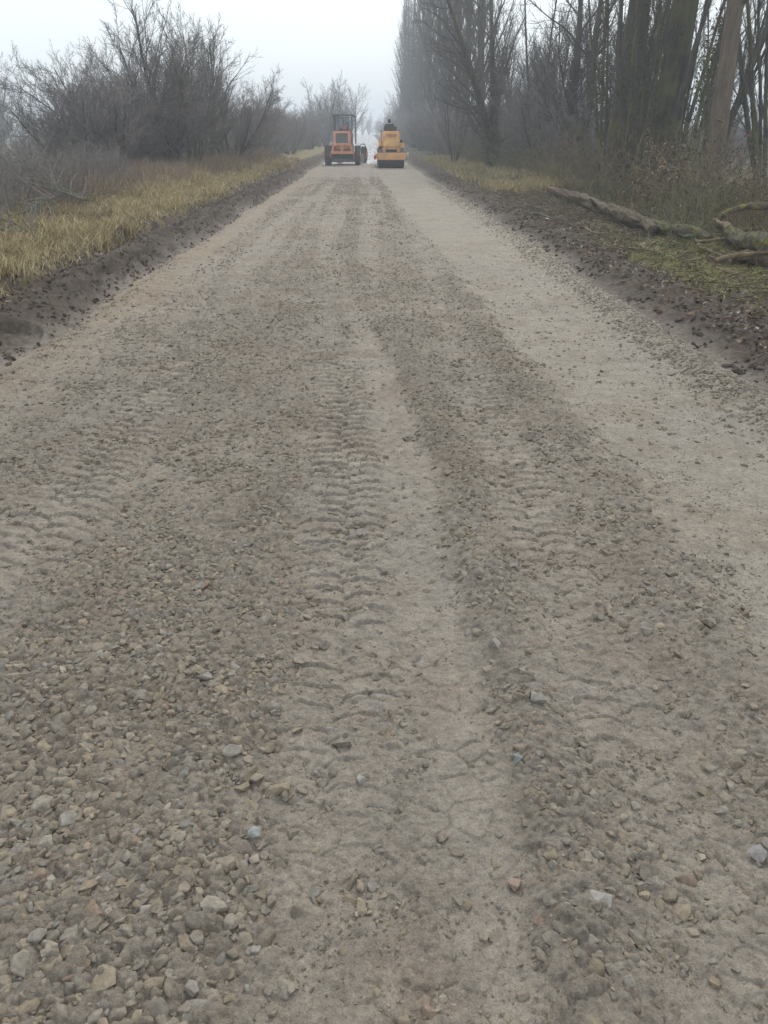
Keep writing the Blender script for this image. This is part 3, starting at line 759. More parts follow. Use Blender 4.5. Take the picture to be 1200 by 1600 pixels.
for i in range(44):
    D = 22 + i * 2.6 + rr.uniform(-1, 1)
    plant('shrub%d' % rr.randrange(4), -9.9 + rr.uniform(-1.3, 1.0) - max(0, 40 - D) * .07, D, rr.uniform(.5, .9), rr.uniform(0, 6.3), 'leafless grey brown shrub filling the foot of the left hedge', 'shrub', 'shrub', 'shrubs along the left hedge')
for i in range(80):
    D = 13.0 + i * .19 + rr.uniform(-.5, .5)
    plant(('shrub%d' % rr.randrange(4)) if i % 3 else ('bush%d' % rr.randrange(3)), -6.75 - rr.uniform(0, 1) ** 1.3 * 4.2 - (D > 18) * (D - 18) * .14, D, rr.uniform(.30, .46) + D * .004, rr.uniform(0, 6.3), 'low scrubby bush at the left edge of the picture below the bare trees', 'shrub', 'shrub', 'low bushes at the far left')
for i in range(14):
    D = rr.uniform(130, 240)
    plant(rr.choice(['ash0', 'thorn1', 'forked0']), xat(rr.uniform(-90, 130), D), D, rr.uniform(.8, 1.2), rr.uniform(0, 6.3), 'faint tree fading into the fog across the field at far left', group='foggy trees across the left field')
# --- right side
Rr = [
 ('oldpoplar0', 968, 31, 1.0, .3, 0, 'thick dark poplar trunk with mossy upright limbs, left of the pair behind the broken log'),
 ('oldpoplar1', 1040, 28, 1.02, 2.0, 0, 'thick poplar trunk wrapped in green moss, right of the pair behind the broken log'),
 ('fan', 1092, 33, 1.0, .9, 0, 'tree of several dark slanting stems fanning out right of the mossy poplar trunks'),
 ('straight', 1128, 23, 1.0, 0, -.05, 'clean reddish brown trunk standing alone near the right edge'),
 ('fan', 1215, 30, .95, 3.3, 0, 'tree of dark slanting stems at the very right edge behind the reddish trunk'),
 ('forked0', 775, 47, 1.0, 1.2, 0, 'dark forked tree with wide spreading limbs at the middle of the right wood'),
 ('forked1', 900, 40, .95, 2.0, 0, 'forked dark tree just left of the thick poplar trunks'),
 ('ash0', 850, 58, 1.35, 4.0, 0, 'open bare tree with thin twigs seen between the two dark forked trees on the right'),
 ('fan', 712, 58, .42, 1.0, 0, 'small two-stemmed crooked tree standing on the grass right of the roller'),
]
for k, u, D, sc, rz, tl, lab in Rr: plant(k, xat(u, D), D, sc, rz, lab, group='trees of the right wood', tilt=tl)
for i in range(3):
    D = 40 + i * 8 + rr.uniform(-1, 1)
    plant('ash%d' % (i % 2), 10.5 + rr.uniform(-1.5, 2.5), D, rr.uniform(1.0, 1.3), rr.uniform(0, 6.3), 'finely twigged bare tree between the dark forked trees on the right', group='finely twigged trees of the right wood')
for i in range(6):
    D = 28 + i * 3.6 + rr.uniform(-1, 1)
    plant('slim%d' % (i % 2), 9.5 + rr.uniform(-.8, 6) , D, rr.uniform(.85, 1.1), rr.uniform(0, 6.3), 'slim mossy tree with thin upright stems among the thicker right trunks', group='slim trees among the right trunks')
for i in range(9):
    D = 55 + i * 5 + rr.uniform(-2, 2)
    plant(rr.choice(['thorn1', 'thorn2', 'thorn3']), 22 + i * 2.5 + rr.uniform(-3, 3), D, rr.uniform(.6, .8), rr.uniform(0, 6.3), 'low hazy bare tree in the gap far behind the right trunks', group='low hazy trees behind the right trunks')
for i in range(16):
    D = 64 + i * 8.6 + rr.uniform(-1.5, 1.5)
    plant('poplar%d' % (i % 3), 8.9 + rr.uniform(-.5, .5), D, rr.uniform(.95, 1.1), rr.uniform(0, 6.3), 'tall narrow bare poplar in the row receding into haze on the right', 'poplar_tree', group='row of tall poplars on the right')
for i in range(7):
    D = 80 + i * 10.0 + rr.uniform(-2, 2)
    plant(rr.choice(['forked0', 'forked1', 'ash0', 'ash1']), 14 + rr.uniform(-2.5, 2.5), D, rr.uniform(.75, 1.1), rr.uniform(0, 6.3), 'bare tree deeper in the right wood behind the poplar row', group='trees deeper in the right wood')
for i in range(2):
    D = 60 + i * 14 + rr.uniform(-2, 2)
    plant(rr.choice(['forked0', 'forked1']), 24 + rr.uniform(-4, 12), D, rr.uniform(.75, 1.0), rr.uniform(0, 6.3), 'bare tree at the back of the right wood', group='trees at the back of the right wood')
for i in range(42):
    D = 40 + i * 4.5 + rr.uniform(-1, 1)
    plant(rr.choice(['thorn0', 'thorn1', 'thorn2', 'thorn3']), 8.3 + rr.uniform(-.9, 1.6) + (D < 60) * 2, D, rr.uniform(.55, .9) + D * .0015, rr.uniform(0, 6.3), 'bushy bare tree under the poplars beyond the roller', group='bushy trees under the poplars')
for i in range(56):
    D = 19 + i * .95 + rr.uniform(-1, 1)
    plant('bush%d' % rr.randrange(3), 8.4 + rr.uniform(-.9, 3.0) + max(0, 26 - D) * .1, D, rr.uniform(.5, .95), rr.uniform(0, 6.3), 'leafless green brown shrub between the trunks of the right wood', 'shrub', 'shrub', 'shrubs between the right trunks')
for i in range(12):
    D = 15 + i * 1.2 + rr.uniform(-1, 1)
    plant('bush%d' % rr.randrange(3), xat(rr.uniform(1080, 1330), D), D, rr.uniform(.35, .6), rr.uniform(0, 6.3), 'low reddish bramble bush behind the mossy logs at the right edge', 'shrub', 'shrub', 'brambles behind the mossy logs')
for i in range(16):
    D = rr.uniform(400, 470)
    plant(rr.choice(['ash0', 'thorn1', 'forked0']), -26 + i * 3.6 + rr.uniform(-1.5, 1.5), D, rr.uniform(.9, 1.3), rr.uniform(0, 6.3), 'pale blue misty tree closing the view where the road ends', group='misty trees closing the view')
for i in range(22):
    D = rr.uniform(200, 420); sd = rr.choice((-1, 1))
    plant(rr.choice(['ash0', 'thorn1', 'forked0']), sd * rr.uniform(8.5, 14), D, rr.uniform(1.0, 1.35), rr.uniform(0, 6.3), 'faint roadside tree dissolving in fog at the far end of the road', group='foggy trees at the end of the road')
print('plants', time.time() - T0)

# ------------------------------------------------------------------ logs and branches
def limb(pts, rads, sides, seed, rough=.12, sub=9):
    """a rough log: resampled polyline with bumpy rings, closed ends"""
    P = [Vector(p) for p in pts]; r = random.Random(seed)
    if len(P) > 2:
        Q, RQ = [P[0]], [rads[0]]
        for i in range(len(P) - 1):
            j = rads[i] * .9; Q += [P[i].lerp(P[i + 1], .5) + Vector((r.uniform(-j, j), r.uniform(-j, j), r.uniform(-.3 * j, .7 * j))), P[i + 1]]
            RQ += [(rads[i] + rads[i + 1]) * .5 * r.uniform(.8, 1.15), rads[i + 1]]
        P, rads = Q, RQ
    pp, rd = [], []
    for i in range(len(P) - 1):
        for j in range(sub):
            f = j / sub
            a = P[max(0, i - 1)]; b = P[i]; c = P[i + 1]; d = P[min(len(P) - 1, i + 2)]
            q = .5 * ((2 * b) + (c - a) * f + (2 * a - 5 * b + 4 * c - d) * f * f + (3 * b - a - 3 * c + d) * f ** 3)
            pp.append(q); rd.append(rads[i] * (1 - f) + rads[i + 1] * f)
    pp.append(P[-1]); rd.append(rads[-1])
    v, f = tubes([([tuple(q) for q in pp], rd, sides)])
    n = len(pp); cen = np.repeat(np.array([q[:] for q in pp]), sides, 0)
    dv = v - cen
    ang = np.tile(np.arange(sides), n); al = np.repeat(np.arange(n), sides)
    k = 1 + rough * 2.4 * (vn(ang * 1.3 + seed, al * .3, seed) - .5) + rough * 2 * (vn(ang * 3.1, al * .9, seed + 1) - .5)
    v = cen + dv * k[:, None]
    v = np.concatenate([v, [pp[0][:]], [pp[-1][:]]])
    i0 = n * sides; j = np.arange(sides); j2 = (j + 1) % sides
    caps = np.concatenate([np.stack([j2, j, np.full(sides, i0)], 1), np.stack([j + (n - 1) * sides, j2 + (n - 1) * sides, np.full(sides, i0 + 1)], 1)])
    return npmesh('log', v, [f, caps], True)
def woodmat(name, a, b_, moss, amt):
    m, nt, b = newmat(name); co = objco(nt)
    f = noise(nt, 9, 6, .7, co)
    c = mixc(nt, ramp(nt, f, [(.35, 0.0), (.65, 1.0)]), a, b_)
    f3 = noise(nt, 30, 6, .75, co); c = mixc(nt, 1.0, c, ramp(nt, f3, [(.3, .55), (.7, 1.4)]), 'MULTIPLY')
    f2 = ramp(nt, noise(nt, 5.5, 7, .72, co), [(.62 - amt * .3, 0.0), (.72 - amt * .3, 1.0)])
    c = mixc(nt, f2, c, moss); nt.links.new(c, b.inputs['Base Color']); b.inputs['Roughness'].default_value = .9
    bumpn(nt, b, f3, 1, .03, bumpn(nt, b, f, 1, .05)); return m
WD_A = woodmat('rotten log wood', (.07, .052, .038), (.21, .15, .095), (.14, .12, .035), .35)
WD_M = woodmat('mossy log wood', (.06, .05, .038), (.15, .12, .085), (.17, .165, .035), .5)
WD_P = woodmat('split pale wood', (.16, .11, .065), (.33, .24, .15), (.20, .17, .07), .2)
WD_Y = woodmat('yellow mossy wood', (.07, .055, .04), (.18, .14, .10), (.30, .28, .045), .42)
WD_G = woodmat('green grey bark', (.10, .11, .085), (.20, .21, .16), (.13, .15, .06), .5)
def px(u, v, h=.1, D=None):
    if D:
        d = ray(u, v); t = D / d.y; return (d.x * t, D, CAM_H + d.z * t)
    z = h
    for _ in range(3):
        x, y = gp(u, v, z); z = float(hg1(x, y)[0]) + h
    return (x, y, z)
def log(name, pxs, rads, mat, label, cat='log', sides=20, seed=1, rough=.12, group=None, kids=()):
    pts = [px(*p) for p in pxs]
    me = limb(pts, rads, sides, seed, rough); 
    o = link(name, me, mat); tag(o, label, cat, group)
    for nm, kp, kr, km, ks in kids:
        c = link(nm, limb([px(*p) for p in kp], kr, 8, ks, .15), km, o)
    return o
log('fallen_log', [(858, 300, .14), (905, 318, .17), (945, 331, .15), (985, 346, .16), (1020, 353, .16)], [.07, .14, .11, .15, .09], WD_A,
    'broken rotten log with torn brown wood lying along the right shoulder', seed=3, rough=.25,
    kids=[('branch_stub', [(930, 325, .2), (922, 312, .5)], [.06, .02], WD_A, 5), ('split_end', [(1012, 352, .15), (1035, 352, .18), (1048, 347, .26)], [.06, .035, .01], WD_P, 6)])
log('fallen_log', [(1005, 352, .12), (1060, 366, .12), (1110, 372, .12)], [.09, .12, .07], WD_M, 'moss covered log end continuing the broken log towards the woodpile', seed=8, rough=.2)
log('fallen_log', [(1128, 352, .22), (1160, 372, .22), (1215, 392, .25), (1290, 412, .25)], [.07, .13, .15, .15], WD_M,
    'big mossy log with a split yellow end pointing at the road, at the right edge', seed=9, rough=.2,
    kids=[('split_end', [(1140, 356, .25), (1124, 348, .28), (1112, 342, .36)], [.09, .05, .012], WD_P, 10)])
log('fallen_log', [(1150, 400, .1), (1200, 412, .12), (1280, 430, .12)], [.08, .12, .12], WD_A, 'dark log half buried in litter under the big mossy log', seed=11, rough=.2)
log('bent_branch', [(1100, 365, 0, 17), (1118, 345, 0, 16.8), (1145, 328, 0, 16.5), (1175, 322, 0, 16.2), (1215, 321, 0, 16), (1260, 330, 0, 15.8)], [.04, .05, .06, .07, .075, .075], WD_Y,
    'arching branch with bright yellow moss above the big log at the right edge', 'branch', 10, 12)
log('fallen_branch', [(955, 325, .1, 24), (985, 292, 0, 23.5), (1015, 270, 0, 23), (1045, 262, 0, 22.5), (1095, 268, 0, 22)], [.05, .045, .035, .025, .015], WD_G, 'pale dead branch arching up from the broken log in front of the trunks', 'branch', 7, 13)
log('fallen_branch', [(1097, 345, 0, 18), (1090, 300, 0, 18), (1098, 262, 0, 18.2), (1130, 195, 0, 18.5), (1112, 180, 0, 18.6)], [.05, .045, .035, .03, .012], WD_A, 'dark crooked dead branch leaning up towards the reddish trunk', 'branch', 7, 14)
for i, (pl, lab) in enumerate([
  ([(900, 352, .05), (930, 362, .06), (975, 368, .05)], 'thin pale stick on the dark soil below the broken log'),
  ([(1000, 372, .05), (1030, 385, .05), (1075, 392, .05)], 'grey stick lying across the litter left of the woodpile'),
  ([(1090, 385, .06), (1130, 398, .08), (1150, 392, .08)], 'short split stick in front of the big mossy log'),
  ([(830, 335, .05), (860, 342, .06), (890, 344, .05)], 'thin brown stick on the dark soil farther up the right shoulder'),
  ([(1120, 420, .05), (1165, 432, .06), (1215, 436, .05)], 'long grey stick along the grass at the right edge')]):
    log('fallen_stick', pl, [.018, .022, .010], WD_P if i % 2 == 0 else WD_G, lab, 'stick', 6, 20 + i, group='sticks on the right shoulder')
# brush pile on the left
gl = [([(-40, 262, 0, 18), (30, 282, 0, 17.5), (90, 298, 0, 17), (135, 312, 0, 16.6)], [.015, .022, .028, .03], 'long green grey limb sloping across the brush pile at the left edge'),
      ([(-20, 275, 0, 18), (60, 282, 0, 17.6), (122, 305, 0, 17)], [.012, .018, .022], 'green grey limb lying just above the long one on the brush pile'),
      ([(-20, 345, 0, 14), (40, 330, 0, 14.5), (85, 308, 0, 15)], [.02, .018, .012], 'forked grey branch rising from the bottom of the brush pile'),
      ([(-30, 330, 0, 13), (25, 350, 0, 13), (60, 372, 0, 12.8)], [.018, .018, .012], 'low grey branch poking out of the brush pile towards the grass'),
      ([(10, 232, 0, 19), (45, 258, 0, 18.5), (70, 290, 0, 18)], [.012, .02, .025], 'thin brown limb leaning down into the brush pile')]
for i, (pl, rd, lab) in enumerate(gl):
    o = log('cut_branch', pl, rd, WD_G, lab, 'branch', 7, 40 + i, group='cut branches on the left brush pile')
    me2 = []
    r = random.Random(60 + i); tl = []
    pp = [Vector(px(*p)) for p in pl]
    for k in range(26):
        j = r.randrange(len(pp) - 1); b0 = pp[j].lerp(pp[j + 1], r.random()); ax = (pp[j + 1] - pp[j]).normalized()
        d = (ax * -.6 + rand_perp(ax, r)).normalized(); q = b0; P2 = [tuple(q)]; ln = r.uniform(.4, 1.1)
        for _ in range(4):
            d = (d + rand_perp(d, r) * .2).normalized(); q = q + d * ln / 4; P2.append(tuple(q))
        tl.append((P2, [.010, .009, .008, .006, .004], 4))
    v, f = tubes(tl); link('twigs', npmesh('twigs', v, f, True), BK_HEDGE, o)
for i in range(22):
    r = random.Random(500 + i); D = r.uniform(11.8, 16.5); u0 = r.uniform(1090, 1240)
    x0 = xat(u0, D); z0 = float(hg1(x0, D)[0]); a = r.uniform(-.5, .6); ln = r.uniform(.9, 2.2); pts = []; q = Vector((x0, D, z0 + r.uniform(.0, .15))); d = Vector((math.cos(a), math.sin(a), r.uniform(.0, .55))).normalized()
    for k in range(6):
        pts.append(tuple(q)); d = (d + Vector((0, 0, -.16)) + rand_perp(d, r) * .25).normalized(); q = q + d * ln / 5; q.z = max(q.z, z0 + .02)
    w0 = r.uniform(.025, .06)
    o = link('fallen_branch', limb(pts, [w0 * (1 - .13 * k) for k in range(6)], 7, i, .2, 4), (WD_M, WD_A, WD_P, WD_Y, WD_G)[i % 5])
    tag(o, 'twisted mossy branch in the tangle around the big log at the right edge', 'branch', 'tangled mossy branches at the right edge')
    tl = []
    for k in range(12):
        b0 = Vector(pts[r.randrange(1, 5)]); dd = (d + rand_perp(d, r) * 1.2 + Vector((0, 0, .4))).normalized(); P2 = [tuple(b0)]; l2 = r.uniform(.2, .7)
        for _ in range(4):
            dd = (dd + rand_perp(dd, r) * .25).normalized(); b0 = b0 + dd * l2 / 4; P2.append(tuple(b0))
        tl.append((P2, [.009, .008, .006, .005, .003], 4))
    v, f = tubes(tl); link('twigs', npmesh('twigs', v, f, True), BK_BRAM, o)
# twig litter on both shoulders
tl = []; r = random.Random(9)
for i in range(3600):
    if i % 4: x = r.uniform(4.3, 9); y = r.uniform(8, 32)
    else: x = -r.uniform(7, 11); y = r.uniform(10, 30)
    z = float(hg1(x, y)[0]); a = r.uniform(0, 6.3); ln = r.uniform(.15, .7); q = Vector((x, y, z + r.uniform(.01, .06))); P2 = [tuple(q)]; d = Vector((math.cos(a), math.sin(a), r.uniform(-.05, .25)))
    for _ in range(3):
        d = (d + rand_perp(d, r) * .15).normalized(); q = q + d * ln / 3; P2.append(tuple(q))
    w = r.uniform(.004, .011); tl.append((P2, [w, w, w * .8, w * .4], 4))
v, f = tubes(tl); o = link('twig_litter', npmesh('twig_litter', v, f, True), WD_A)
tag(o, 'small broken twigs littered over the shoulders under the trees', 'twigs', None, 'stuff')
n = 1700
c = rng.uniform(0, 1, (26, 3)); cx = np.array([xat(1030 + 150 * a, 19) for a in c[:, 0]]); k = rng.integers(0, 26, n)
x = cx[k] + rng.normal(0, .22, n); y = 17.5 + 3.0 * c[k, 1] + rng.normal(0, .25, n)
z = hground(x, y) + np.clip(.2 + 1.35 * c[k, 2] + rng.normal(0, .16, n), .03, 2)
pal = np.array([[.15, .085, .06], [.20, .12, .08], [.10, .065, .05], [.30, .22, .15]])
o = scatter('dead_leaves', [(LF, LFF)], np.stack([x, y, z], -1), rng.uniform(.02, .042, n), pal[rng.choice(4, n)] * rng.uniform(.7, 1.2, (n, 1)), 1.0, BLM)
tag(o, 'reddish brown dead leaves still hanging in the brambles by the reddish trunk', 'leaves', None, 'stuff')
# scraps of white litter
PAPER = simple('white scrap', (.72, .73, .76), .6, 0, .1)
def scrap(u, v, s, lab):
    bm = bmesh.new(); r = random.Random(int(u)); g = [[bm.verts.new(((i - 2) * s / 2, (j - 1.5) * s / 2.4, r.uniform(0, s * .45))) for j in range(4)] for i in range(5)]
    for i in range(4):
        for j in range(3): bm.faces.new((g[i][j], g[i + 1][j], g[i + 1][j + 1], g[i][j + 1]))
    me = bpy.data.meshes.new('litter_scrap'); 
    ret = bmesh.ops.solidify(bm, geom=bm.faces[:], thickness=.003); bm.to_mesh(me); bm.free()
    o = link('litter_scrap', me, PAPER); o.location = px(u, v, .04); o.rotation_euler = (.2, .1, u)
    tag(o, lab, 'litter', 'white scraps on the right shoulder')
scrap(1021, 329, .07, 'white scrap of litter behind the broken log'); scrap(1003, 382, .075, 'white crumpled scrap lying in front of the broken log')
scrap(855, 341, .05, 'small white scrap on the dark soil far up the right shoulder'); scrap(1110, 405, .06, 'pale scrap of litter at the edge of the green grass patch')

# ------------------------------------------------------------------ machine helpers
class MB:
    def __init__(s): s.bm = bmesh.new()
    def box(s, x0, x1, y0, y1, z0, z1, bev=.02, tap=None, rot=None):
        m = Matrix.Translation(((x0 + x1) / 2, (y0 + y1) / 2, (z0 + z1) / 2))
        if rot: m = m @ rot
        r = bmesh.ops.create_cube(s.bm, size=1, matrix=m @ Matrix.Diagonal((x1 - x0, y1 - y0, z1 - z0, 1)))
        if tap:
            for q in r['verts']:
                if q.co.z > (z0 + z1) / 2: q.co.x = (q.co.x - (x0 + x1) / 2) * tap + (x0 + x1) / 2
        if bev:
            es = list({e for q in r['verts'] for e in q.link_edges})
            bmesh.ops.bevel(s.bm, geom=es, offset=min(bev, .3 * min(x1 - x0, y1 - y0, z1 - z0)), segments=2, affect='EDGES')
        return s
    def cyl(s, c, axis, r, l, n=32, r2=None, bev=.02):
        q = {'x': Matrix.Rotation(R(90), 4, 'Y'), 'y': Matrix.Rotation(R(90), 4, 'X'), 'z': Matrix.Identity(4)}[axis]
        o = bmesh.ops.create_cone(s.bm, cap_ends=True, segments=n, radius1=r, radius2=r if r2 is None else r2, depth=l, matrix=Matrix.Translation(c) @ q)
        if bev:
            es = [e for e in {e for w in o['verts'] for e in w.link_edges} if any(len(f.verts) > 4 for f in e.link_faces)]
            bmesh.ops.bevel(s.bm, geom=es, offset=bev, segments=2, affect='EDGES')
        return s
    def tube(s, pts, r, n=8):
        v, f = tubes([([tuple(p) for p in pts], [r] * len(pts), n)])
        vv = [s.bm.verts.new(q) for q in v]
        for a in f: s.bm.faces.new([vv[i] for i in a])
        s.bm.faces.new([vv[i] for i in range(n)][::-1]); s.bm.faces.new(vv[-n:])
        return s
    def build(s, name, mat, parent=None, smooth=False):
        bmesh.ops.recalc_face_normals(s.bm, faces=s.bm.faces[:])
        me = bpy.data.meshes.new(name); s.bm.to_mesh(me); s.bm.free()
        if smooth:
            for p in me.polygons: p.use_smooth = True
            me.set_sharp_from_angle(angle=R(35))
        return link(name, me, mat, parent)
ORANGE = simple('faded orange paint', (.62, .26, .19), .5, 0, .15, 3, (.35, .17, .10))
ORANGE2 = simple('bright orange bumper paint', (.68, .31, .15), .5, 0, .12, 3, (.48, .27, .17))
YEL = simple('orange yellow paint', (.84, .50, .18), .45, 0, .12, 3, (.45, .25, .12))
PINK = simple('sun bleached orange paint', (.80, .36, .26), .55, 0, .12, 3, (.45, .25, .18))
DARK = simple('greasy black steel', (.035, .033, .04), .6, .3, .3, 8, (.10, .08, .07))
GREY = simple('grey cab paint', (.12, .14, .15), .5, .2, .2, 5)
TYRE = simple('dusty tyre rubber', (.045, .045, .05), .85, 0, .3, 10, (.14, .12, .10), .01)
STEEL = simple('worn bare steel', (.42, .41, .40), .35, .8, .2, 8, (.25, .2, .16))
YEL2 = simple('orange frame paint', (.78, .40, .15), .5, 0, .12, 3, (.46, .27, .15))
DRUM = simple('dark drum steel', (.06, .06, .085), .4, .5, .3, 6, (.12, .10, .09))
MESHM = simple('grey radiator mesh', (.16, .18, .15), .6, .2, .25, 40)
WHITE = simple('white lamp glass', (.75, .75, .75), .2, 0, .05)
REDL = simple('red lamp glass', (.5, .03, .02), .25, 0, .1)
GL, nt, b = newmat('cab glass')
b.inputs['Base Color'].default_value = (.85, .9, .92, 1); b.inputs['Transmission Weight'].default_value = 1; b.inputs['Roughness'].default_value = .03; b.inputs['IOR'].default_value = 1.15

def wheel(parent, x, y, r, w, rimmat, name='wheel', steer=0):
    e = MB()
    n = 40
    e.cyl((0, 0, 0), 'x', r * .94, w, n, bev=.05)
    for k in range(22):      # tread lugs
        a = k * 2 * math.pi / 22
        for sd in (-1, 1):
            m = Matrix.Rotation(a + (.14 if sd > 0 else 0), 4, 'X') @ Matrix.Translation((sd * w * .24, 0, r * .955)) @ Matrix.Rotation(sd * .5, 4, 'Z')
            bmesh.ops.create_cube(e.bm, size=1, matrix=m @ Matrix.Diagonal((w * .5, r * .10, r * .09, 1)))
    ty = e.build(name, TYRE, parent, True); ty.location = (x, y, r); ty.rotation_euler = (0, 0, steer)
    rm = MB(); rm.cyl((0, 0, 0), 'x', r * .52, w + .02, 24, bev=.03); rm.cyl((0, 0, 0), 'x', r * .2, w + .10, 16)
    for k in range(8):
        a = k * math.pi / 4; rm.cyl(((w / 2 + .02), math.cos(a) * r * .34, math.sin(a) * r * .34), 'x', .02, .03, 8, bev=0)
    rm.build('rim', rimmat, ty, True)
    return ty

# ------------------------------------------------------------------ motor grader, seen from behind
gx0, gy0 = gp(535, 259.5)
G = empty('motor_grader', (gx0, gy0, float(hroad(np.array([gx0]), np.array([gy0]), fine=False)[0]) + .005), R(-1))
tag(G, 'orange motor grader with tall glazed cab, seen from behind left of the roller', 'grader')
for sx in (-1, 1):
    for yy in (.65, 2.15): wheel(G, sx * 1.08, yy, .64, .37, ORANGE)
    MB().box(sx * .83 - .07, sx * .83 + .07, .3, 2.5, .48, .80, .03).build('tandem_case', ORANGE, G)
f = MB(); f.box(-.62, .62, .35, 3.2, .78, 1.02, .03).box(-.25, .25, 3.0, 5.4, 1.25, 1.6, .04); f.build('frame', ORANGE, G)
# rear bumper beam that widens downward, with centre post
f = MB(); f.box(-.80, .80, -.02, .20, .74, .92, .03).box(-.09, .09, -.04, .1, .74, 1.25, .02).box(-.72, -.60, 0, .12, .9, 1.35, .02, rot=Matrix.Rotation(.22, 4, 'Y')).box(.60, .72, 0, .12, .9, 1.35, .02, rot=Matrix.Rotation(-.22, 4, 'Y')).box(-.56, .56, 0, .1, 1.25, 1.33, .02)
f.build('rear_bumper', ORANGE2, G)
MB().box(-.78, .78, .25, .6, .42, .73, .03).build('ballast', DARK, G)
MB().cyl((0, .65, .62), 'x', .14, 1.8).cyl((0, 2.15, .62), 'x', .12, 1.8).build('axle', DARK, G, True)
f = MB(); f.box(-.60, .60, .12, 2.0, 1.05, 2.18, .06); hood = f.build('engine_hood', ORANGE, G)
# radiator frame and mesh
f = MB(); f.box(-.58, -.44, .04, .13, 1.30, 2.2, .015).box(.44, .58, .04, .13, 1.30, 2.2, .015).box(-.435, .435, .04, .13, 2.06, 2.2, .015).box(-.435, .435, .04, .13, 1.34, 1.44, .015)
f.build('radiator_frame', PINK, hood)
f = MB(); f.box(-.44, .44, .08, .118, 1.445, 2.055, 0)
for k in range(9): f.box(-.43, .43, .065, .079, 1.48 + k * .065, 1.50 + k * .065, 0)
f.build('radiator_grille', MESHM, hood)
for sx in (-1, 1):
    MB().cyl((sx * .48, .03, 1.14), 'y', .055, .05, 16).build('tail_light', REDL, G, True)
    f = MB(); f.cyl((sx * .52, .08, 2.27), 'y', .07, .1, 16); f.build('work_light', REDL if sx > 0 else GREY, G, True)
# cab
cab = empty('cab', (0, 0, 0)); cab.parent = G
f = MB()
for xx, yy in ((-.66, 2.05), (.66, 2.05), (-.62, 3.25), (.62, 3.25), (-.30, 2.05)): f.box(xx - .05, xx + .05, yy - .05, yy + .05, 1.03, 3.20, .01)
f.box(-.62, .62, 2.02, 2.08, 2.2, 2.28, .01).box(-.58, .58, 3.22, 3.28, 2.0, 2.07, .01).box(-.62, .62, 2.02, 2.08, 3.05, 3.1, .01)
f.box(.88, .98, 2.0, 2.1, 1.4, 3.18, .01).box(.66, .98, 2.0, 2.08, 3.12, 3.19, .01)
f.build('cab_frame', GREY, cab)
MB().box(-.80, .80, 1.9, 3.4, 3.205, 3.30, .03).build('cab_roof', GREY, cab)
MB().box(-.60, .60, 2.1, 3.2, 1.03, 1.12, .01).box(-.70, -.62, 2.1, 3.2, 1.12, 1.9, .01).box(.62, .70, 2.1, 3.2, 1.12, 1.9, .01).build('cab_body', ORANGE, cab)
MB().box(-.58, .58, 2.035, 2.045, 2.285, 3.045, 0).build('rear_window', GL, cab)
MB().box(-.58, .58, 3.245, 3.255, 2.075, 3.17, 0).build('windscreen', GL, cab)
f = MB(); f.box(-.22, .22, 2.35, 2.8, 1.97, 2.10, .04).box(-.22, .22, 2.28, 2.38, 2.10, 2.34, .04).box(-.12, .12, 2.45, 2.7, 1.13, 1.96, .02); f.build('seat', DARK, cab)
MB().tube([(.21 * math.cos(a), 3.0 + .05 * math.sin(a), 2.42 + .2 * math.sin(a)) for a in [k * math.pi / 10 for k in range(21)]], .016).tube([(0, 3.0, 2.42), (0, 3.15, 1.13)], .03).build('steering_wheel', DARK, cab)
# rear fenders, exhaust, mirror
for sx in (-1, 1):
    f = MB(); f.box(sx * 1.08 - .19, sx * 1.08 + .19, 1.0, 1.9, 1.36, 1.40, .01); f.box(sx * .72 - .1, sx * .72 + .1, 1.3, 1.6, 1.0, 1.36, .02); f.build('fender', STEEL if sx > 0 else GREY, G)
MB().cyl((.42, 1.0, 2.45), 'z', .05, .6, 16).build('exhaust', DARK, G, True)
# blade and circle under the frame
f = MB()
for k in range(7):
    a = -.55 + k * .18; f.box(-1.5, 1.5, 3.75 + .28 * math.cos(a * 1.6) - .03, 3.75 + .28 * math.cos(a * 1.6), .10 + k * .08, .10 + (k + 1) * .08, 0)
bl = f.build('blade', STEEL, G); bl.rotation_euler = (0, 0, 0)
MB().cyl((0, 3.9, .9), 'z', .65, .1, 36).build('turning_circle', DARK, G, True)
# goose neck swinging to the right with the articulated front axle
MB().tube([(0, 3.1, 1.45), (.15, 4.4, 1.75), (.35, 5.4, 1.7), (.48, 6.2, 1.15)], .16, 10).build('goose_neck', ORANGE, G, True)
MB().cyl((.48, 6.2, .66), 'x', .09, 1.9).box(.28, .68, 6.0, 6.4, .66, 1.2, .03).build('front_axle', ORANGE, G)
for xx in (-.50, 1.45): wheel(G, xx, 6.2, .58, .32, ORANGE, 'front_wheel', -.25)
MB().tube([(1.20, 4.4, .5), (1.21, 4.4, 1.22), (1.28, 4.4, 1.34), (1.52, 4.4, 1.34), (1.60, 4.4, 1.22), (1.60, 4.4, .5)], .035).tube([(.3, 4.4, 1.2), (1.21, 4.4, 1.0)], .03).build('side_guard', DARK, G)

